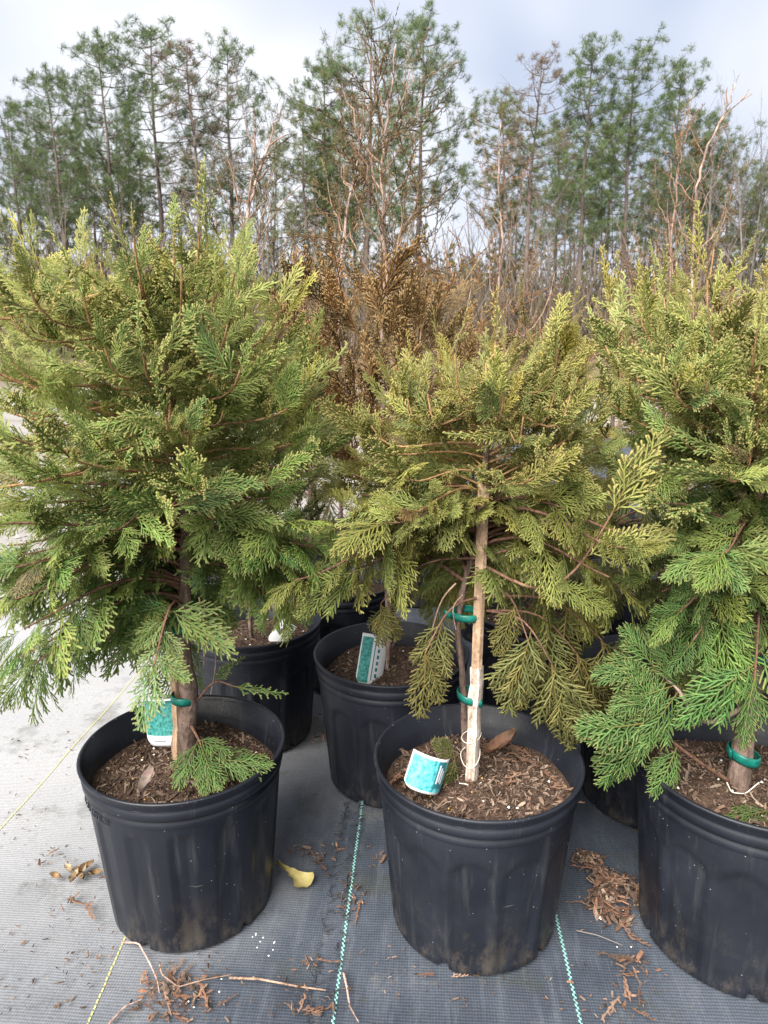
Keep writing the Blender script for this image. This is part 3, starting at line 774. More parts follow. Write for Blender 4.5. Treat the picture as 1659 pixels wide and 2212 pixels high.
thC = thuja('bright green thuja with olive top in the right foreground pot', soil_at(PC), tC, [.0185, .0155, .0145, .0135, .0105, .009, .0065, .004, .0022],
      [(.28, .08, .08), (.38, .13, .14), (.48, .13, .18), (.60, .16, .20), (.72, .17, .20), (.82, .145, .17), (.90, .10, .11), (.95, .05, .06)],
      .47, .86, 128, (.145, .265, .070), (.345, .375, .110), 13, 300, clear=(.28, .56), clear_w=.6, clear_az=-PI/2-.2, extra=C_extra)

# ------------------------------------------------------------------ second row
def leggy(label, pot_c, base_z, path, tr, shoots, seed, color, barks, tipscale=1.0, lower=None, nobj=150):
    """tall thuja gone bare above: pale stem, long thin shoots with sparse beaded twiglets, dense tuft below"""
    rng = np.random.default_rng(seed); O = np.array([pot_c[0], pot_c[1], base_z])
    root = thing('thuja_shrub', label, 'thuja', tuple(O), 'potted thujas'); pl = Plant(root, O)
    tp = np.asarray(path, float)
    tt = np.linspace(0, 1, len(tp)); t2 = np.linspace(0, 1, 4*len(tp)); Q = np.stack([np.interp(t2, tt, tp[:, k]) for k in range(3)], -1)
    Q[1:-1] += np.random.default_rng(seed+5).normal(size=Q[1:-1].shape)*.0022
    V, F = tube(Q-O, .0008+(tr*.74-.0008)*(1-np.linspace(0, 1, len(Q)))**.8, 7); ob('trunk', mesh('trunk', V, F, barks[0]), root)
    z0, z1, n, l0, l1 = shoots
    for i in range(n):
        f = (i+.5)/n; z = z0+(z1-z0)*f; p = interp_path(Q, z); az = i*2.4+rng.normal()*.4
        l = (l0+(l1-l0)*f)*rng.uniform(.7, 1.15)
        od = np.array([math.cos(az), math.sin(az), 0]); up = np.array([0, 0, 1.0])
        e = p+od*l*.42+up*l*.80
        B = bez(p, p+od*l*.22+up*l*.15, p+od*l*.34+up*l*.5, e, 7)
        B[1:-1] += rng.normal(size=(5, 3))*.004
        V, F = tube(B-O, np.linspace(.0017, .0007, 7), 5, cap=False); br = ob('branch', mesh('branch', V, F, barks[1]), root)
        m = max(3, int(l/.034))
        for j in range(m+1):
            s = .25+.75*j/m; k = min(5, int(s*6)); q = B[k]+(B[k+1]-B[k])*(s*6-k); T = unit(B[k+1]-B[k])
            sd = unit(np.cross(T, rng.normal(size=3)))
            d = T+sd*(.75 if j < m else .1)
            pl.add('sparse', q, d, rng.normal(size=3)+np.array([0, -.8, 0]), rng.uniform(.40, .72)*tipscale*(1 if j < m else .9), jit(color, rng, .2), br)
    for s in np.linspace(.78, 1, 5): pl.add('sparse', Q[int(s*(len(Q)-1))], unit(Q[-1]-Q[-5])+rng.normal(size=3)*.35, rng.normal(size=3), .35*tipscale, jit(color, rng), None)
    if lower:
        z0, z1, r0, r1, n, c, kind = lower
        for i in range(n):
            z = rng.uniform(z0, z1); az = rng.uniform(0, 2*PI); f = (z-z0)/(z1-z0); r = (r0+(r1-r0)*f)*math.sqrt(rng.uniform(.05, 1))
            od = np.array([math.cos(az), math.sin(az), 0])
            pl.add(kind if rng.random() < .75 else 'sparse', interp_path(Q, z)+od*r, od*.5+np.array([0, 0, 1.0])+rng.normal(size=3)*.2, od*.4+rng.normal(size=3), rng.uniform(.55, 1.0), jit(c, rng, .2), None)
        for i in range(14):
            az = i*2.4; f = i/14; z = z0-.04+(z1-z0)*.7*f; od = np.array([math.cos(az), math.sin(az), 0]); r = (r0+(r1-r0)*f)*.8
            p = interp_path(Q, z); B = bez(p, p+od*r*.6, p+od*r+np.array([0, 0, .05]), p+od*r*1.1+np.array([0, 0, .17]), 7)
            V, F = tube(B-O, np.linspace(.0026, .001, 7), 5, cap=False); ob('branch', mesh('branch', V, F, barks[1]), root)
    pl.finish(nobj, rng); return pl
BRONZE = (.11, .08, .035); BRONZE2 = (.270, .165, .072); DARKBUD = (.115, .078, .048)
YD = PD[1]
leggy('tall bronze thuja with bare dark tipped leader behind the front pots', PD, SOIL_Z+.006,
      [at(838, 1560, YD), at(835, 1100, YD), at(828, 760, YD), at(832, 560, YD), at(822, 400, YD), at(838, 240, YD), at(855, 95, YD)], .0075,
      (.80, 1.16, 24, .22, .09), 21, DARKBUD, ('pale_stem', 'dry_twig'), 1.0, (.56, .86, .15, .16, 300, BRONZE2, 'upright'), 260)
leggy('reddish dry thuja just left of the tall bronze one', (-.10, 1.60), SOIL_Z+.006,
      [at(735, 1500, 1.6), at(738, 900, 1.6), at(730, 640, 1.6), at(745, 470, 1.6), at(775, 330, 1.6), at(790, 170, 1.6)], .007,
      (.82, 1.22, 13, .20, .08), 22, (.18, .105, .06), ('pale_stem', 'dry_twig'), 1.0, (.60, .86, .13, .11, 80, (.22, .15, .08), 'upright'), 110)
pots['J'] = pot('arch', -.10, 1.60, .0085, .2, 'black pot far back below the reddish dry thuja', 31, 0)
YE = PE[1]
ep = leggy('thuja behind the left plant with bare pale stem forking at the top', PE, SOIL_Z+.0,
      [at(545, 1420, YE), at(535, 1000, YE), at(528, 700, YE), at(531, 560, YE), at(535, 470, YE), at(555, 380, YE), at(578, 320, YE), at(592, 270, YE), at(610, 232, YE)], .0058,
      (.82, 1.08, 12, .22, .10), 23, (.062, .055, .028), ('pale_stem', 'dry_twig'), .85, (.42, .90, .20, .14, 250, (.19, .23, .075), 'upright'), 220)
for px in ([(533, 470), (540, 400), (552, 330), (546, 235)], [(552, 330), (545, 300), (530, 290)], [(560, 350), (575, 335), (583, 310)], [(575, 320), (600, 300), (622, 290)], [(535, 520), (515, 450), (500, 360), (490, 345)], [(538, 560), (580, 480), (625, 420), (650, 400)]):
    limb(ep, [at(u, v, YE) for u, v in px], .0017, 'dry_twig', [], None)
def back(label, c, prof, z0, ztop, n, lc, tcx, seed, nobj, zb=.0085):
    tr = [np.array([c[0], c[1], SOIL_Z]), np.array([c[0]+.005, c[1], .45]), np.array([c[0], c[1]+.005, ztop*.8]), np.array([c[0]+.01, c[1], ztop*.97])]
    return thuja(label, soil_at(c, z=zb), tr, [.010, .0085, .005, .002], prof, z0, ztop, n, lc, tcx, seed, nobj, spacing=.034)
back('olive thuja half hidden behind the stake and middle foreground plant', PF, [(.3, .14, .14), (.5, .20, .20), (.7, .20, .20), (.82, .13, .13), (.90, .06, .06)], .34, .89, 44, (.18, .20, .06), (.30, .27, .09), 14, 120)
back('olive topped thuja standing between middle and right foreground plants', PG, [(.3, .14, .14), (.5, .20, .20), (.7, .19, .19), (.85, .14, .14), (.95, .06, .06)], .34, .945, 60, (.15, .20, .06), OLIVETOP, 15, 160)
PK = (.79, 1.36); PH_ = (.60, 1.62); PI_ = (.32, 1.86)
pots['K'] = pot('arch', *PK, .0085, .2, 'black pot behind the right foreground pot near the frame edge', 32, 300)
pots['H'] = pot('arch', *PH_, .0085, .2, 'black pot far back on the right between green thujas', 33, 0)
pots['I'] = pot('arch', *PI_, .0085, .5, 'black pot farthest back behind the middle plants', 34, 0)
back('green thuja behind the right foreground plant by the frame edge', PK, [(.3, .14, .14), (.5, .20, .20), (.7, .19, .19), (.85, .13, .13), (.95, .05, .05)], .32, .93, 52, (.12, .20, .06), OLIVETOP, 16, 120)
leggy('bare russet thuja stem rising behind the middle plant', PI_, SOIL_Z+.006,
      [at(1080, 1300, 1.86), at(1075, 800, 1.86), at(1075, 640, 1.86), at(1085, 500, 1.86), at(1075, 400, 1.86), at(1082, 265, 1.86)], .0065,
      (.84, 1.20, 10, .22, .10), 25, (.25, .125, .075), ('pale_stem', 'dry_twig'), 1.0, (.62, .95, .17, .15, 80, (.27, .14, .08), 'sparse'), 80)
lead = leggy('long bare thuja leader forking against the sky on the right', PH_, SOIL_Z+.006,
      [at(1478, 1300, 1.62), at(1490, 800, 1.62), at(1495, 600, 1.62), at(1503, 420, 1.62), at(1522, 330, 1.62), at(1556, 262, 1.62), at(1578, 215, 1.62), at(1588, 178, 1.62)], .0056,
      (.84, 1.12, 11, .24, .12), 26, (.19, .12, .075), ('pale_stem', 'dry_twig'), .8, (.55, .82, .17, .14, 70, (.25, .17, .08), 'upright'), 70)
for px in ([(1553, 268), (1575, 240), (1600, 218), (1624, 203)], [(1600, 218), (1612, 205), (1618, 192)], [(1572, 228), (1568, 205), (1571, 188)], [(1520, 335), (1500, 300), (1490, 270)], [(1545, 283), (1560, 275), (1575, 270)]):
    limb(lead, [at(u, v, 1.62) for u, v in px], .0016, 'dry_twig', [], None)
leggy('second bare russet stem left of the forking leader on the right', (.50, 1.98), SOIL_Z+.006,
      [at(1440, 1300, 1.98), at(1445, 700, 1.98), at(1452, 480, 1.98), at(1470, 330, 1.98), at(1480, 230, 1.98)], .0055,
      (.88, 1.30, 9, .20, .08), 27, (.22, .13, .085), ('dry_twig', 'dry_twig'), 1.0, (.7, 1.0, .15, .12, 60, (.24, .14, .09), 'sparse'), 60)
back('low russet and olive thuja far back between the stems', (.92, 1.82), [(.3, .15, .15), (.6, .2, .2), (.8, .14, .14), (.95, .05, .05)], .35, .93, 34, (.18, .15, .07), (.27, .19, .10), 17, 60)
for i, (x, y, zt, lb) in enumerate(((.10, 2.15, .86, 'olive thuja in the gap between the bronze plant and russet stem'), (-.22, 2.05, .80, 'low green thuja in the gap right of the left plant'), (.72, 2.25, .92, 'russet olive thuja behind the forking leader'), (1.15, 1.62, .92, 'green thuja far right behind the foreground plant'), (-.42, 1.80, .78, 'short green thuja behind the left plant'))):
    back(lb, (x, y), [(.3, .14, .14), (.5, .20, .20), (.7, .18, .18), (.85, .10, .10), (.95, .05, .05)], .32, zt, 34, (.15, .18, .06), (.26, .20, .09), 60+i, 30, .002 if x < -.15 else .0085)
    pot('arch', x, y, .002 if x < -.15 else .0085, i, 'black pot under the '+lb.split(' in ')[0].split(' behind ')[0].split(' far ')[0]+(' far back', ' in the left gap', ' on the right', ' at far right', ' hidden behind the left pot')[i], 70+i, 0)
for i, (x, y, lb) in enumerate(((.50, 1.98, 'black pot under the second bare russet stem'), (.92, 1.82, 'black pot under the low russet thuja far back on the right'))):
    pot('arch', x, y, .0085, i, lb, 40+i, 0)

# ------------------------------------------------------------------ stakes, ties, strings
def stake(label, pts, w, m, rot=.5):
    P = np.array([np.array(p) for p in pts]); O = P[0].copy(); n = 9; t = np.linspace(0, 1, n); tt = np.linspace(0, 1, len(P))
    Q = np.stack([np.interp(t, tt, P[:, k]) for k in range(3)], -1); rng = np.random.default_rng(len(label))
    Q[1:-1, :2] += rng.normal(size=(n-2, 2))*.0008
    V, F = tube(Q-O, w*.56*(1+rng.normal(size=n)*.05), 8)
    V = V.reshape(n, 8, 3); ctr = (Q-O)[:, None]; V = ctr+(V-ctr)*np.array([1.1, .86]*4)[None, :, None]
    me = mesh('wooden_stake', V.reshape(-1, 3), F, m, smooth=False)
    return tag(ob('wooden_stake', me, None, tuple(O)), label, 'stake', 'wooden plant stakes')
stake('weathered pale wooden stake beside the middle foreground trunk', [at(1019, 1708, YB-.004), at(1030, 1440, YB-.004)], .0148, 'stake_wood')
bpy.context.view_layer.update()
# upper, browner length of the same stake
st = bpy.data.objects['wooden_stake']
P0 = np.array(at(1030, 1440, YB-.004)); P1 = np.array(at(1046, 1030, YB-.002)); O = np.array(st.location)
V, F = tube(np.linspace(P0, P1, 6)-O, .0074, 8); ob('upper_length', mesh('upper_length', V, F, 'stake_tan', smooth=False), st)
stake('dark wooden stake close behind the trunk in the left pot', [at(384, 1640, PA[1]+.012), at(380, 1500, PA[1]+.014), at(378, 1350, PA[1]+.02)], .0125, 'stake_tan')
stake('tan wooden stake left of the thick right foreground trunk', [at(1608, 1700, YC+.018), at(1606, 1300, YC+.018), at(1600, 1060, YC+.012)], .0165, 'stake_tan')
stake('pale square stake top poking up far back on the right', [at(1482, 1400, 1.66), at(1491, 622, 1.66)], .022, 'stake_wood')

def tie(label, c, a, b, h, rot=0, tilt=(0, 0), tail=None):
    """flat plastic tape looped round trunk and stake"""
    seg = 28; V = []; F = []
    for j in range(seg):
        t = j*2*PI/seg
        for dz, rr in ((-.5, 1.0), (-.1, 1.05), (.3, 1.04), (.5, .97)):
            x = a*rr*math.cos(t); y = b*rr*math.sin(t); V.append((x, y, dz*h+x*tilt[0]+y*tilt[1]))
    for j in range(seg):
        for k in range(3): q = (j+1) % seg; F.append((4*j+k, 4*q+k, 4*q+k+1, 4*j+k+1))
    if tail:
        o = len(V); 
        for k, (x, y, z) in enumerate(tail): V += [(x, y, z-h*.45), (x, y, z+h*.45)]
        for k in range(len(tail)-1): F.append((o+2*k, o+2*k+2, o+2*k+3, o+2*k+1))
    me = mesh('plant_tie', V, F, 'teal_tape'); o = ob('plant_tie', me, None, tuple(c), (0, 0, rot))
    md = o.modifiers.new('thick', 'SOLIDIFY'); md.thickness = .0006
    return tag(o, label, 'plant tie', 'green plastic plant ties')
tie('lower green tape tie round stake and stem in the middle pot', at(1012, 1502, YB+.007), .0150, .0185, .0105, 0, (-.22, 0), [(.008, -.0185, -.002), (.0155, -.0195, -.003), (.0165, -.010, -.003)])
tie('upper green tape tie half hidden by foliage of the middle plant', at(1008, 1326, YB+.007), .0205, .019, .010, 0, (-.05, 0), [(-.018, -.008, 0), (-.026, -.012, .004), (-.03, -.010, .006)])
tie('lower green tape tie on the left trunk just above its pot', at(398, 1506, PA[1]+.004), .0172, .020, .0115, 0, (-.08, -.1))
tie('upper green tape tie on the left trunk under the foliage', at(396, 1356, PA[1]+.006), .0165, .018, .0095, 0, (.15, -.1))
tie('low green tape tie on the thick right trunk', at(1606, 1630, YC+.004), .0195, .021, .0135, 0, (-.25, 0), [(-.0195, 0, .006), (-.024, -.008, .010), (-.022, -.012, .004)])
tie('high green tape tie by the right frame edge', at(1632, 1412, YC+.008), .020, .022, .012)
def string(label, P, r=.0006):
    P = np.array([np.array(p) for p in P]); t = np.linspace(0, 1, len(P)); t2 = np.linspace(0, 1, 5*len(P)); Q = np.stack([np.interp(t2, t, P[:, k]) for k in range(3)], -1)
    for _ in range(2): Q[1:-1] = (Q[:-2]+2*Q[1:-1]+Q[2:])/4
    V, F = tube(Q-Q[0], r, 5); return tag(ob('string', mesh('string', V, F, 'string'), None, tuple(Q[0])), label, 'string', 'tag strings')
def loop(u, v, Y, rx, ry, dip, n=14):
    c = np.array(at(u, v, Y)); return [c+np.array([rx*math.cos(t), -ry*math.sin(t), -dip*max(0, math.sin(t))+.004*math.cos(t)]) for t in np.linspace(0, 2*PI, n)]
string('thin upper white string looped round the weathered middle stake', loop(1018, 1588, YB, .013, .013, .004))
string('lower sagging white string on the weathered middle stake', loop(1016, 1625, YB, .013, .016, .014))
string('white string at the foot of the thick right trunk', [at(1570, 1690, YC-.02), at(1580, 1712, YC-.022), at(1610, 1715, YC-.022), at(1640, 1690, YC-.02)], .0009)
string('short string end lying on soil beside the middle stake', [at(992, 1692, YB-.02), at(1010, 1694, YB-.022), at(1022, 1708, YB-.024), at(1040, 1690, YB-.018)], .0008)

# ------------------------------------------------------------------ plant tags
def card(label, loc, rot, W, L, curl, layout, cat='plant tag'):
    """bent plastic card; layout: list of (u0,u1,v0,v1,material,name,proud)"""
    root = thing('plant_tag', label, cat, loc, 'plastic plant tags', rot)
    def patch(name, u0, u1, v0, v1, m, off, nu=14, nv=10, round_=0):
        V = []; F = []
        for i in range(nu+1):
            for j in range(nv+1):
                u = u0+(u1-u0)*i/nu; v = v0+(v1-v0)*j/nv
                a = (u-.5)*curl; rad = W/max(curl, 1e-3)
                vv = v
                if round_: # rounded lower corners
                    e = abs(u-.5)*2; vv = v if v > .5 else max(v, round_*max(0, (e-.55)/.45)**2)
                x = (rad+off)*math.sin(a); y = -(rad+off)*math.cos(a)+rad
                V.append((x, y, vv*L))
        for i in range(nu):
            for j in range(nv): a = i*(nv+1)+j; F.append((a, a+nv+1, a+nv+2, a+1))
        o = ob(name, mesh(name, V, F, m), root)
        if off == 0: md = o.modifiers.new('thick', 'SOLIDIFY'); md.thickness = .0007; md.offset = -1
    patch('card', 0, 1, 0, 1, 'tag_white', 0, 20, 14, .16)
    for k, (u0, u1, v0, v1, m, nm) in enumerate(layout):
        patch(nm, u0, u1, v0, v1, m, .0004 if m.startswith('tag_photo') else (.0008 if m == 'tag_print_dark' else .0012), 12, 8, .16 if m.startswith('tag_photo') and v0 < .2 else 0)
    return root
lines = lambda u0, du, v0, v1, n, m: [(u0+du*i, u0+du*i+.035, v0+.05*(i % 2), v1-.07*((i*7) % 3), m, 'print_line') for i in range(n)]
sB = at(918, 1712, YB-.052)
card('curved teal printed tag lying on the soil of the middle pot', (sB.x, sB.y, sB.z-.002), (R_(-14), R_(22), R_(10)), .068, .047, 2.4,
     [(.05, .95, .07, .93, 'tag_photo', 'printed_photo'), (.60, .80, .20, .93, 'tag_print_dark', 'title_box')]+lines(.63, .055, .32, .84, 3, 'tag_white'))
sA = at(350, 1612, PA[1]+.03)
card('teal tag with white foot standing behind the left trunk', (sA.x, sA.y, sA.z), (R_(-8), R_(-6), R_(-10)), .050, .070, .7,
     [(.04, .97, .22, .96, 'tag_photo_green', 'printed_photo')]+[(.30+.09*i, .36+.09*i, .10, .12, 'tag_ink', 'print_line') for i in range(4)])
sD = at(800, 1470, YD-.05)
card('white and teal tag leaning in the pot behind', (sD.x, sD.y, sD.z-.012), (R_(-18), R_(22), R_(30)), .060, .090, 1.0,
     [(.03, .36, .06, .94, 'tag_photo_green', 'printed_photo'), (.44, .47, .12, .88, 'tag_print_dark', 'rule')]+[(.56, .64, .18+.12*i, .25+.12*i, 'tag_print_dark', 'print_line') for i in range(5)])
sE = at(590, 1392, YE-.03)
card('small white tag leaning in the pot behind the left one', (sE.x, sE.y, sE.z), (R_(-25), R_(35), R_(-15)), .035, .055, .5, [(.3, .45, .45, .65, 'tag_ink', 'print_mark'), (.55, .7, .45, .65, 'tag_ink', 'print_mark')])
sE2 = at(450, 1412, YE-.06)
card('pale blue tag at the left edge of the pot behind', (sE2.x, sE2.y, sE2.z), (R_(-50), R_(60), R_(20)), .03, .06, .6, [(.06, .95, .1, .9, 'tag_photo', 'printed_photo')])

# ------------------------------------------------------------------ leaves and litter
def leaf_mesh(L, W, lobes, curl, seed, colr, m='dry_leaf'):
    rng = np.random.default_rng(seed); nu, nv = 14, 6; V = []; C = []
    for i in range(nu+1):
        t = i/nu
        if lobes == 'spatula': hw = W*.5*(.10+.9*max(0, (t-.15)/.85)**1.5)*(1 if t < .9 else 1-.35*((t-.9)/.1))*(1+.16*math.sin(t*17))
        else: hw = W*.5*math.sin(PI*min(1, t*.96+.02))**.8*(1+lobes*math.sin(t*21))
        for j in range(nv+1):
            s = j/nv*2-1
            z = curl*(s*s*.5*W+.35*L*(t-.4)**2)+rng.normal()*.0006
            V.append((s*hw, t*L, z)); k = 1-.25*(abs(s) < .1); C.append(tuple(x*k*rng.uniform(.9, 1.1) for x in colr))
    F = [(i*(nv+1)+j, (i+1)*(nv+1)+j, (i+1)*(nv+1)+j+1, i*(nv+1)+j+1) for i in range(nu) for j in range(nv)]
    o = len(V)
    SV, SF = tube([(0, -L*.16, .001), (0, 0, .0006), (0, L*.5, .0012)], [.0007, .0007, .0004], 4)
    V = V+[tuple(v) for v in SV]; C = C+[tuple(x*.6 for x in colr)]*len(SV); F = F+[tuple(i+o for i in f) for f in SF]
    return mesh('leaf', V, F, m, attrs={'bcol': np.array(C)})
def leaf(label, p, rot, L, W, lobes, curl, seed, c, m='dry_leaf'):
    return tag(ob('fallen_leaf', leaf_mesh(L, W, lobes, curl, seed, c, m), None, tuple(p), rot), label, 'leaf', 'fallen leaves')
y = on(600, 1868, .006); y2 = on(668, 1918, .006); a = math.atan2(-(y2.x-y.x), y2.y-y.y)
leaf('yellow spatula shaped oak leaf on the cloth beside the left pot', (y.x, y.y, .006), (0, .1, a), .072, .040, 'spatula', .35, 3, (.3, .24, .08), 'yellow_leaf')
leaf('grey brown curled leaf on the soil of the left pot', at(335, 1660, PA[1]-.055), (R_(-25), .3, 2.9), .038, .021, .05, .8, 4, (.22, .165, .14))
leaf('brown leaf half buried behind the middle stake', at(1050, 1632, YB+.045), (R_(18), .1, -1.1), .055, .022, .03, .9, 5, (.17, .09, .055))
leaf('pale brown broad leaf on soil at the right frame edge', at(1640, 1815, YC-.06), (R_(-10), .2, -.5), .045, .032, .08, .6, 6, (.24, .17, .145))
leaf('orange brown narrow leaf on soil of the right pot', at(1600, 1770, YC-.05), (R_(-10), .25, -2.2), .052, .016, .03, .7, 7, (.30, .14, .06))
leaf('small orange leaf near the rim of the right pot', at(1590, 1822, YC-.085), (R_(0), .25, -2.0), .022, .010, .03, .7, 8, (.36, .17, .07))
leaf('pale curled leaf on soil of the pot behind', at(940, 1470, YD-.05), (R_(10), .3, -.5), .035, .026, .08, 1.0, 9, (.28, .21, .15))
rl = np.random.default_rng(77)
cl = on(170, 1893, .004); root = thing('leaf_clump', 'small clump of curled tan leaves on the pale cloth at left', 'leaf litter', (cl.x, cl.y, .003))
lm1 = leaf_mesh(.020, .009, .03, 1.4, 21, (.27, .18, .10)); lm2 = leaf_mesh(.016, .010, .03, 1.6, 22, (.34, .25, .15))
for i in range(9): ob('leaf', (lm1, lm2)[i % 2], root, (rl.normal()*.009, rl.normal()*.006, .002+i*.0008), (rl.normal()*.5, rl.normal()*.5, rl.uniform(0, 6.3)))
# brown shed sprays: one shape, many pieces
shed = []
for i in range(5):
    rng = np.random.default_rng(300+i); fg = spray_fingers(rng, .030+.005*i, 'sparse' if i % 2 else 'shoot'); V, F, A = spray_mesh_hi(fg, False, rng)
    shed.append((V*np.array([1, 1, .3]), F))
RUSSET = [(.17, .088, .055), (.13, .073, .048), (.20, .115, .075), (.10, .065, .047), (.23, .145, .10)]
def litter(name, label, pts_px, nch, nsp, seed, spread, z=.006, lmax=.018, pal=None, gauss=True, hmax=.006):
    rng = np.random.default_rng(seed); C0 = np.array([(q.x, q.y) for q in (on(u, v) for u, v in pts_px)]); O = np.array([*C0.mean(0), z])
    k = rng.integers(len(C0), size=nch); P2 = C0[k]+rng.normal(size=(nch, 2))*spread
    d = np.linalg.norm(P2-C0[k], axis=1)/spread; zz_ = z+rng.random(nch)*hmax*np.exp(-d*d*.4)
    V, F, C = chips(rng, np.column_stack([P2, zz_])-O, (pal or BROWNS+RUSSET), .004, lmax, .25)
    Vs, Fs, Cs = [V], [tuple(f) for f in F], [C]; off = len(V)
    for i in range(nsp):
        sv, sf = shed[rng.integers(len(shed))]; a = rng.uniform(0, 2*PI); q = C0[rng.integers(len(C0))]+rng.normal(size=2)*spread*.8
        Rz = np.array([[math.cos(a), -math.sin(a), 0], [math.sin(a), math.cos(a), 0], [0, 0, 1]]); sc = rng.uniform(.5, 1.0)
        W = sv*sc@Rz.T; W[:, 2] = np.abs(W[:, 2])+rng.random()*hmax+.001
        Vs.append(W+np.array([q[0], q[1], z])-O); Fs += [tuple(j+off for j in f) for f in sf]; off += len(sv); Cs.append(np.tile(np.array(RUSSET[rng.integers(5)])*rng.uniform(.7, 1.3), (len(sv), 1)))
    o = ob(name, mesh(name, np.concatenate(Vs), Fs, 'mulch_chip', attrs={'bcol': np.concatenate(Cs)}, smooth=False), None, tuple(O))
    return tag(o, label, 'plant litter', kind='stuff')
litter('plant_litter', 'heap of russet shed sprays and bark between the middle and right pots', [(1270, 1870), (1300, 1905), (1335, 1925), (1370, 1945), (1310, 1940), (1290, 1960), (1330, 1990)], 560, 30, 1, .011, .009, .017, hmax=.009)
litter('plant_litter', 'brown bark litter in front of the left pot at the bottom edge', [(360, 2120), (380, 2160), (410, 2140), (350, 2190), (400, 2190), (440, 2100), (330, 2150), (450, 2185)], 170, 16, 2, .014, .004, .010)
litter('plant_litter', 'russet shed sprig by the bottom edge near the right pot', [(1355, 2120), (1365, 2150), (1370, 2090), (1350, 2190)], 30, 9, 3, .008, .009, .012, RUSSET)
litter('plant_litter', 'crumbs of bark along the cut cloth edge', [(640, 2165), (655, 2100), (655, 2190), (690, 1870), (715, 1850), (755, 1930), (745, 1960)], 120, 7, 4, .013, .007, .010)
litter('plant_litter', 'bark crumbs behind the left pot on the cloth', [(690, 1600), (690, 1560), (170, 1960), (110, 1860), (1370, 1790), (640, 1850), (820, 1860)], 110, 3, 5, .012, .007, .012)
litter('plant_litter', 'sparse crumbs scattered over the pale walkway cloth', [(rl.uniform(0, 230), rl.uniform(1560, 2200)) for i in range(40)], 170, 0, 6, .02, .002, .006)
litter('plant_litter', 'sparse crumbs scattered over the dark cloth in front', [(rl.uniform(420, 1500), rl.uniform(2030, 2205)) for i in range(40)], 150, 3, 7, .02, .0085, .006)
def soil_litter(label, P, items, seed):
    rng = np.random.default_rng(seed); Vs, Fs, Cs, off = [], [], [], 0; O = soil_at(P)
    for (dx, dy, a, sc) in items:
        sv, sf = shed[rng.integers(len(shed))]; Rz = np.array([[math.cos(a), -math.sin(a), 0], [math.sin(a), math.cos(a), 0], [0, 0, 1]])
        W = sv*sc@Rz.T; W[:, 2] = np.abs(W[:, 2])*1.5+.008+rng.random()*.006
        Vs.append(W+np.array([dx, dy, 0])); Fs += [tuple(j+off for j in f) for f in sf]; off += len(sv); Cs.append(np.tile(np.array(RUSSET[rng.integers(5)])*rng.uniform(.8, 1.3), (len(sv), 1)))
    tag(ob('shed_sprays', mesh('shed_sprays', np.concatenate(Vs), Fs, 'mulch_chip', attrs={'bcol': np.concatenate(Cs)}, smooth=False), None, tuple(O)), label, 'plant litter', kind='stuff')
soil_litter('russet shed sprays on the soil of the middle pot', PB, [(rl.uniform(.02, .10), rl.uniform(-.05, .06), rl.uniform(0, 6.3), rl.uniform(.7, 1.2)) for i in range(9)]+[(-.08+rl.normal()*.015, .03+rl.normal()*.02, rl.uniform(0, 6.3), 1.0) for i in range(6)], 1)
soil_litter('russet shed sprays on the soil of the right pot', PC, [(rl.uniform(-.10, .05), rl.uniform(-.07, .08), rl.uniform(0, 6.3), rl.uniform(.7, 1.2)) for i in range(12)], 2)
soil_litter('shed sprays on the soil of the pot behind', PD, [(rl.uniform(-.09, .09), rl.uniform(-.07, .06), rl.uniform(0, 6.3), rl.uniform(.6, 1.0)) for i in range(7)], 3)
def ground_twig(label, px, r, m, z=.008, sub=()):
    P = [on(u, v, z) for u, v in px]; P = np.array([(q.x, q.y, z+.004*abs(math.sin(i*1.3))) for i, q in enumerate(P)]); t = np.linspace(0, 1, len(P)); t2 = np.linspace(0, 1, 4*len(P))
    Q = np.stack([np.interp(t2, t, P[:, k]) for k in range(3)], -1)
    V, F = tube(Q-Q[0], np.linspace(r, r*.5, len(Q)), 6); return tag(ob('fallen_twig', mesh('fallen_twig', V, F, m), None, tuple(Q[0])), label, 'twig', 'fallen twigs')
ground_twig('straight reddish twig on the cloth in front of the left pot', [(495, 2112), (560, 2120), (640, 2133), (705, 2143)], .0018, 'dry_twig')
ground_twig('pale bent root twig at the left pot foot', [(262, 2035), (300, 2042), (325, 2085), (340, 2120), (345, 2150)], .0016, 'pale_stem', .006)
ground_twig('long thin root twig curving over the bark litter', [(345, 2080), (350, 2110), (385, 2135), (440, 2120), (500, 2110)], .0012, 'dry_twig', .008)
ground_twig('pale tan twig at the bottom left of the litter', [(235, 2212), (270, 2180), (310, 2160)], .0018, 'pale_stem', .006)
ground_twig('curved grey twig beside the cyan stripe at the bottom', [(742, 2100), (750, 2140), (755, 2175), (775, 2212)], .0018, 'pale_stem', .010)
ground_twig('thin grey twig between the cyan stripe and right pot', [(1245, 2010), (1290, 2025), (1345, 2045)], .0010, 'grey_bark', .010)
for k, (lb, px, n) in enumerate((('white perlite grains on the cloth right of the left pot', [(560, 2040), (575, 2062), (595, 2062)], 10), ('white perlite grains by the russet litter heap', [(1300, 1905), (1345, 1985), (1290, 1990)], 9), ('yellow and white grains at the bottom of the cloth', [(420, 2180), (480, 2150), (1340, 2050)], 6))):
    VV, FF = [], []
    for q in range(n):
        p = on(*px[q % len(px)]); c = np.array([p.x+rl.normal()*.008, p.y+rl.normal()*.008, .012]); VV.append(oct_v*.0012*rl.uniform(.8, 1.5, (6, 3))+c); FF.append(oct_f+6*q)
    tag(ob('perlite', mesh('perlite', np.concatenate(VV), np.concatenate(FF), 'perlite'), None), lb, 'perlite', kind='stuff')
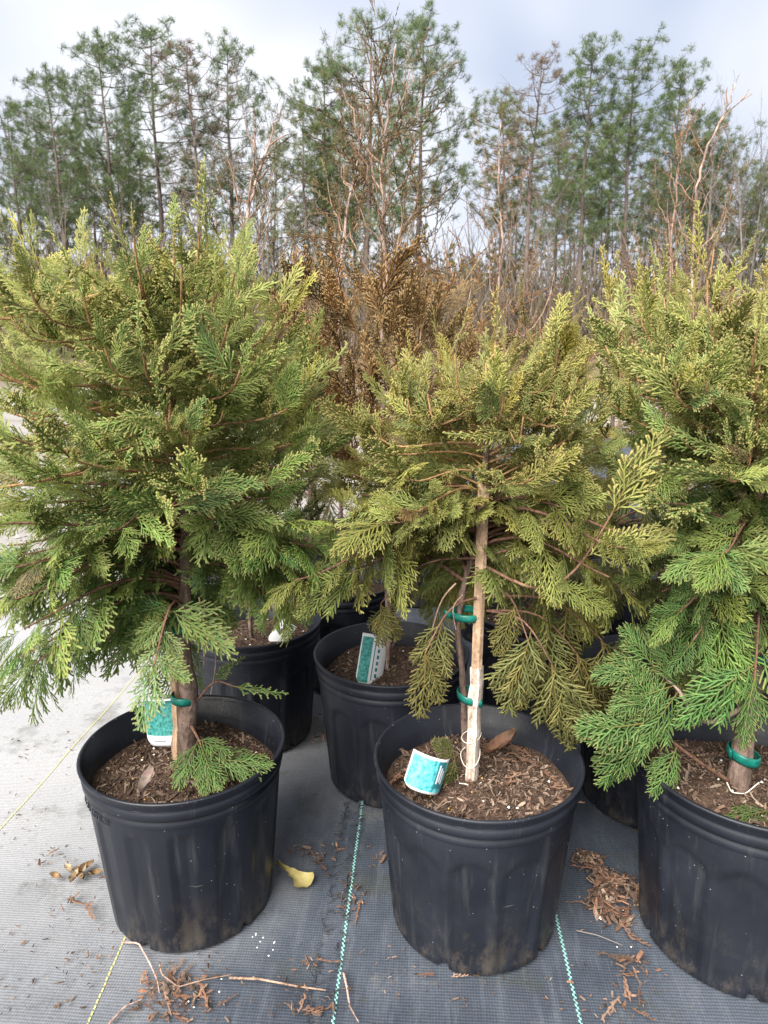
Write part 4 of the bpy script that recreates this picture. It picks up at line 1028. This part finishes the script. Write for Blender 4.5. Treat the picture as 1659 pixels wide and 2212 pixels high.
# dry dangling twigs on the middle plant
def dangle(pl, px, Y):
    P = [np.array(at(u, v, Y)) for u, v in px]; limb(pl, P, .0013, 'dry_twig', [], np.random.default_rng(1))
dangle(thB, [(985, 1260), (955, 1290), (935, 1350), (925, 1420), (945, 1465)], YB-.02)
dangle(thB, [(1000, 1285), (975, 1310), (985, 1360)], YB-.03)
dangle(thA, [(440, 1300), (450, 1350), (470, 1420), (455, 1500)], PA[1]-.03)
dangle(thA, [(430, 1290), (445, 1380), (440, 1440)], PA[1]-.03)

# ------------------------------------------------------------------ far tree line
def tuft(rng, n, L, w):
    V = []; F = []
    for i in range(n):
        d = unit(rng.normal(size=3)+np.array([0, 0, .5])); s = unit(np.cross(d, rng.normal(size=3)))*w
        V += [-s*.4, s*.4, d*L*rng.uniform(.7, 1.1)+s*.3, d*L*.95-s*.5]; k = 4*i; F.append((k, k+1, k+2, k+3))
    return np.array(V), np.array(F)
def pine_variant(seed, H, base, wide, ntuft, sparse=False):
    rng = np.random.default_rng(seed)
    z = np.linspace(0, H, 12); P = np.stack([np.cumsum(rng.normal(size=12))*.06, np.cumsum(rng.normal(size=12))*.06, z], -1)
    TV = [tube(P, np.linspace(.20, .02, 12)*(H/16), 7)]
    CV = []; tuf = [tuft(rng, 26, .31, .018) for _ in range(6)]
    n = 40
    for i in range(n):
        f = (i+rng.random())/n; h = H*(base+(1-base)*f); prof = wide*1.2*(math.sin(PI*min(1, .22+.70*f))**.7)*(1.0 if f < .93 else .75)
        l = prof*rng.uniform(.45, 1.1)+.25; az = i*2.4+rng.normal()*.5
        od = np.array([math.cos(az), math.sin(az), 0]); p = interp_path(P, min(h, H*.995))
        e = p+od*l+np.array([0, 0, l*rng.uniform(.15, .7)])
        B = bez(p, p+od*l*.35+np.array([0, 0, -.02]), p+od*l*.75+np.array([0, 0, l*.12]), e, 6)
        TV.append(tube(B, np.linspace(.035, .010, 6), 4, cap=False))
        m = max(3, int(l*ntuft*1.0))
        for j in range(m):
            s = 1-.6*rng.random()**1.5; k = min(4, int(s*5)); q = B[k]+(B[k+1]-B[k])*(s*5-k)
            q2 = q+rng.normal(size=3)*.30*(.6+.35*l)+np.array([0, 0, .14])
            TV.append(tube(np.array([q, (q+q2)/2+(0, 0, .02), q2]), [.010, .008, .006], 3, cap=False))
            if sparse and rng.random() < .72: continue
            for _ in range(3):
                tv, tf = tuf[rng.integers(6)]; CV.append((tv*rng.uniform(.6, 1.05)+q2+rng.normal(size=3)*.11, tf))
    for _ in range(10):
        tv, tf = tuf[rng.integers(6)]; CV.append((tv+P[-1]+rng.normal(size=3)*.22-(0, 0, .2), tf))
    V, F = join(TV); off = 0; CF = []; CVV = []
    for v, f in CV: CVV.append(v); CF.append(f+off); off += len(v)
    return V, F, np.concatenate(CVV), np.concatenate(CF)
PINES = []
for i, (b, w, nt_, sp, mat) in enumerate(((.42, 2.3, 4.2, False, 'needle_green'), (.50, 2.0, 4.6, False, 'needle_olive'), (.36, 2.6, 4.0, False, 'needle_green'), (.48, 1.9, 4.0, True, 'needle_brown'), (.30, 2.4, 4.6, False, 'needle_olive'), (.45, 1.7, 4.6, False, 'needle_green'))):
    V, F, CV, CF = pine_variant(500+i, 16, b, w, nt_, sp)
    PINES.append((mesh('trunk', V, F, 'pine_bark'), mesh('crown', CV, CF, mat, smooth=False)))
ORD = ['first', 'second', 'third', 'fourth', 'fifth', 'sixth', 'seventh', 'eighth', 'ninth', 'tenth', 'eleventh', 'twelfth', 'thirteenth', 'fourteenth', 'fifteenth', 'sixteenth', 'seventeenth', 'eighteenth', 'nineteenth', 'twentieth', 'twenty-first', 'twenty-second', 'twenty-third', 'twenty-fourth', 'twenty-fifth', 'twenty-sixth', 'twenty-seventh', 'twenty-eighth', 'twenty-ninth', 'thirtieth']
def pine(u, v, Y, var, label, group, rz):
    top = at(u, v, Y); x = top.x; hgt = top.z
    r = thing('pine_tree', label, 'pine tree', (x, Y, -.05), group, (0, 0, rz)); k = hgt/16; r.scale = (k*1.0, k*1.0, k)
    ob('trunk', PINES[var][0], r); ob('crown', PINES[var][1], r)
rp = np.random.default_rng(51)
tops = [(25, 235, 2), (95, 165, 0), (205, 95, 0), (330, 60, 0), (400, 92, 3), (487, 98, 5), (655, 225, 4), (705, 150, 0), (790, 52, 2), (917, 38, 0), (1095, 215, 1), (1162, 125, 3), (1275, 112, 5), (1388, 118, 2), (1468, 165, 5), (1530, 250, 0), (1590, 330, 4), (1650, 380, 1), (1700, 300, 2)]
for i, (u, v, var) in enumerate(tops):
    pine(u, v, 40+rp.uniform(0, 9), var, ORD[i]+' tall pine from the left along the far tree line', 'tall pines along the far tree line', rp.uniform(0, 6.3))
low = [(120, 280, 1), (245, 270, 5), (760, 250, 5), (1215, 280, 1), (1330, 270, 5), (1500, 340, 0), (60, 330, 4), (180, 300, 2), (300, 330, 4), (430, 360, 2), (560, 500, 4), (720, 330, 2), (830, 320, 4), (1010, 560, 2), (1120, 390, 4), (1250, 380, 2), (1420, 370, 4), (1560, 420, 2)]
for i, (u, v, var) in enumerate(low):
    pine(u, v, 52+rp.uniform(0, 12), var, ORD[sorted(range(len(low)), key=lambda q: low[q][0]).index(i)]+' lower pine from the left behind the tall tree line', 'lower pines behind the tree line', rp.uniform(0, 6.3))
def bare_variant(seed, H):
    rng = np.random.default_rng(seed); parts = []
    def grow(p, d, l, r, dep):
        n = 5; Q = [p]; dd = d
        for i in range(n): dd = unit(dd+rng.normal(size=3)*.10+np.array([0, 0, .06])); Q.append(Q[-1]+dd*l/n)
        parts.append(tube(np.array(Q), np.linspace(r, r*.55, n+1), 5 if dep == 0 else 3, cap=False))
        if dep >= 3: return
        for i in range((9, 5, 4)[dep]):
            s = rng.uniform(.35 if dep == 0 else .25, 1); k = min(n-1, int(s*n)); q = Q[k]+(Q[k+1]-Q[k])*(s*n-k)
            nd = unit(dd*.9+rng.normal(size=3)*.55+np.array([0, 0, .25])); grow(q, nd, l*rng.uniform(.30, .5), r*.42, dep+1)
    grow(np.zeros(3), np.array([0, 0, 1.0]), H, .11, 0)
    return join(parts)
BARE = [mesh('bare_tree', *bare_variant(700+i, 11), 'grey_bark') for i in range(4)]
bares = [(20, 200), (110, 420), (250, 420), (420, 380), (545, 170), (590, 330), (630, 430), (680, 460), (960, 480), (1020, 490), (1100, 430), (1200, 440), (1300, 450), (1400, 430), (1500, 330), (1560, 300), (1635, 270), (1655, 300), (1480, 430)]
for i, (u, v) in enumerate(bares):
    Y = 36+rp.uniform(0, 14); top = at(u, v, Y); k = top.z/13.5
    o = ob('bare_tree', BARE[i % 4], None, (top.x, Y, -.05), (0, 0, rp.uniform(0, 6.3))); o.scale = (k*.8, k*.8, k)
    tag(o, ORD[i]+' leafless grey tree from the left among the pines', 'bare tree', 'leafless trees among the pines')
# brown undergrowth at the foot of the wood
rb_ = np.random.default_rng(61); N = 30000
bx = rb_.uniform(-46, 46, N); by = rb_.uniform(36, 62, N); hh = rb_.gamma(3.2, 1.0, N).clip(.4, 7.5)
an = rb_.normal(size=N)*.35; an2 = rb_.normal(size=N)*.35; z0 = rb_.random(N)*hh*.8
p0 = np.stack([bx, by, z0], -1); p1 = p0+np.stack([an*hh*.45, an2*hh*.45, hh*.45], -1)
w = rb_.uniform(.012, .045, N)[:, None]*np.array([1, 0, 0])
BV = np.stack([p0-w, p0+w, p1+w*.4, p1-w*.4], 1).reshape(-1, 3)
tag(ob('undergrowth', mesh('undergrowth', BV, np.arange(4*N).reshape(-1, 4), 'brush_brown', smooth=False)), 'tangled brown leafless undergrowth at the foot of the far wood', 'undergrowth', kind='stuff')
N = 22000
bx = rb_.uniform(-46, 46, N); by = rb_.uniform(44, 64, N); bz = rb_.gamma(2.2, 1.3, N).clip(.2, 8)
pp = np.stack([bx+np.round(rb_.normal(size=N))*.5, by, bz*(.55+.45*np.sin(bx*.55)**2)], -1); d = rb_.normal(size=(N, 3))*.24; e = rb_.normal(size=(N, 3))*.08
SV = np.stack([pp-e, pp+e, pp+d+e, pp+d-e], 1).reshape(-1, 3)
tag(ob('evergreen_shrubs', mesh('evergreen_shrubs', SV, np.arange(4*N).reshape(-1, 4), 'needle_olive', smooth=False)), 'dull green low evergreen growth between the far trunks', 'undergrowth', kind='stuff')

# farther, closed wood behind the first rows: crossed stems and leaf clumps that read as one dull mass
N = 26000
bx = rb_.uniform(-75, 75, N); by = rb_.uniform(66, 95, N); bz = (rb_.random(N)**1.25*(7.0+2.0*np.sin(bx*.21)+1.3*np.sin(bx*.63+1)))
pp = np.stack([bx, by, bz], -1); d = rb_.normal(size=(N, 3))*np.array([.35, .35, .6]); e = rb_.normal(size=(N, 3))*.11
SV = np.stack([pp-e, pp+e, pp+d+e, pp+d-e], 1).reshape(-1, 3)
tag(ob('far_wood', mesh('far_wood', SV, np.arange(4*N).reshape(-1, 4), 'brush_brown', smooth=False)), 'dull brown closed wood beyond the nearest pines', 'far wood', kind='stuff')
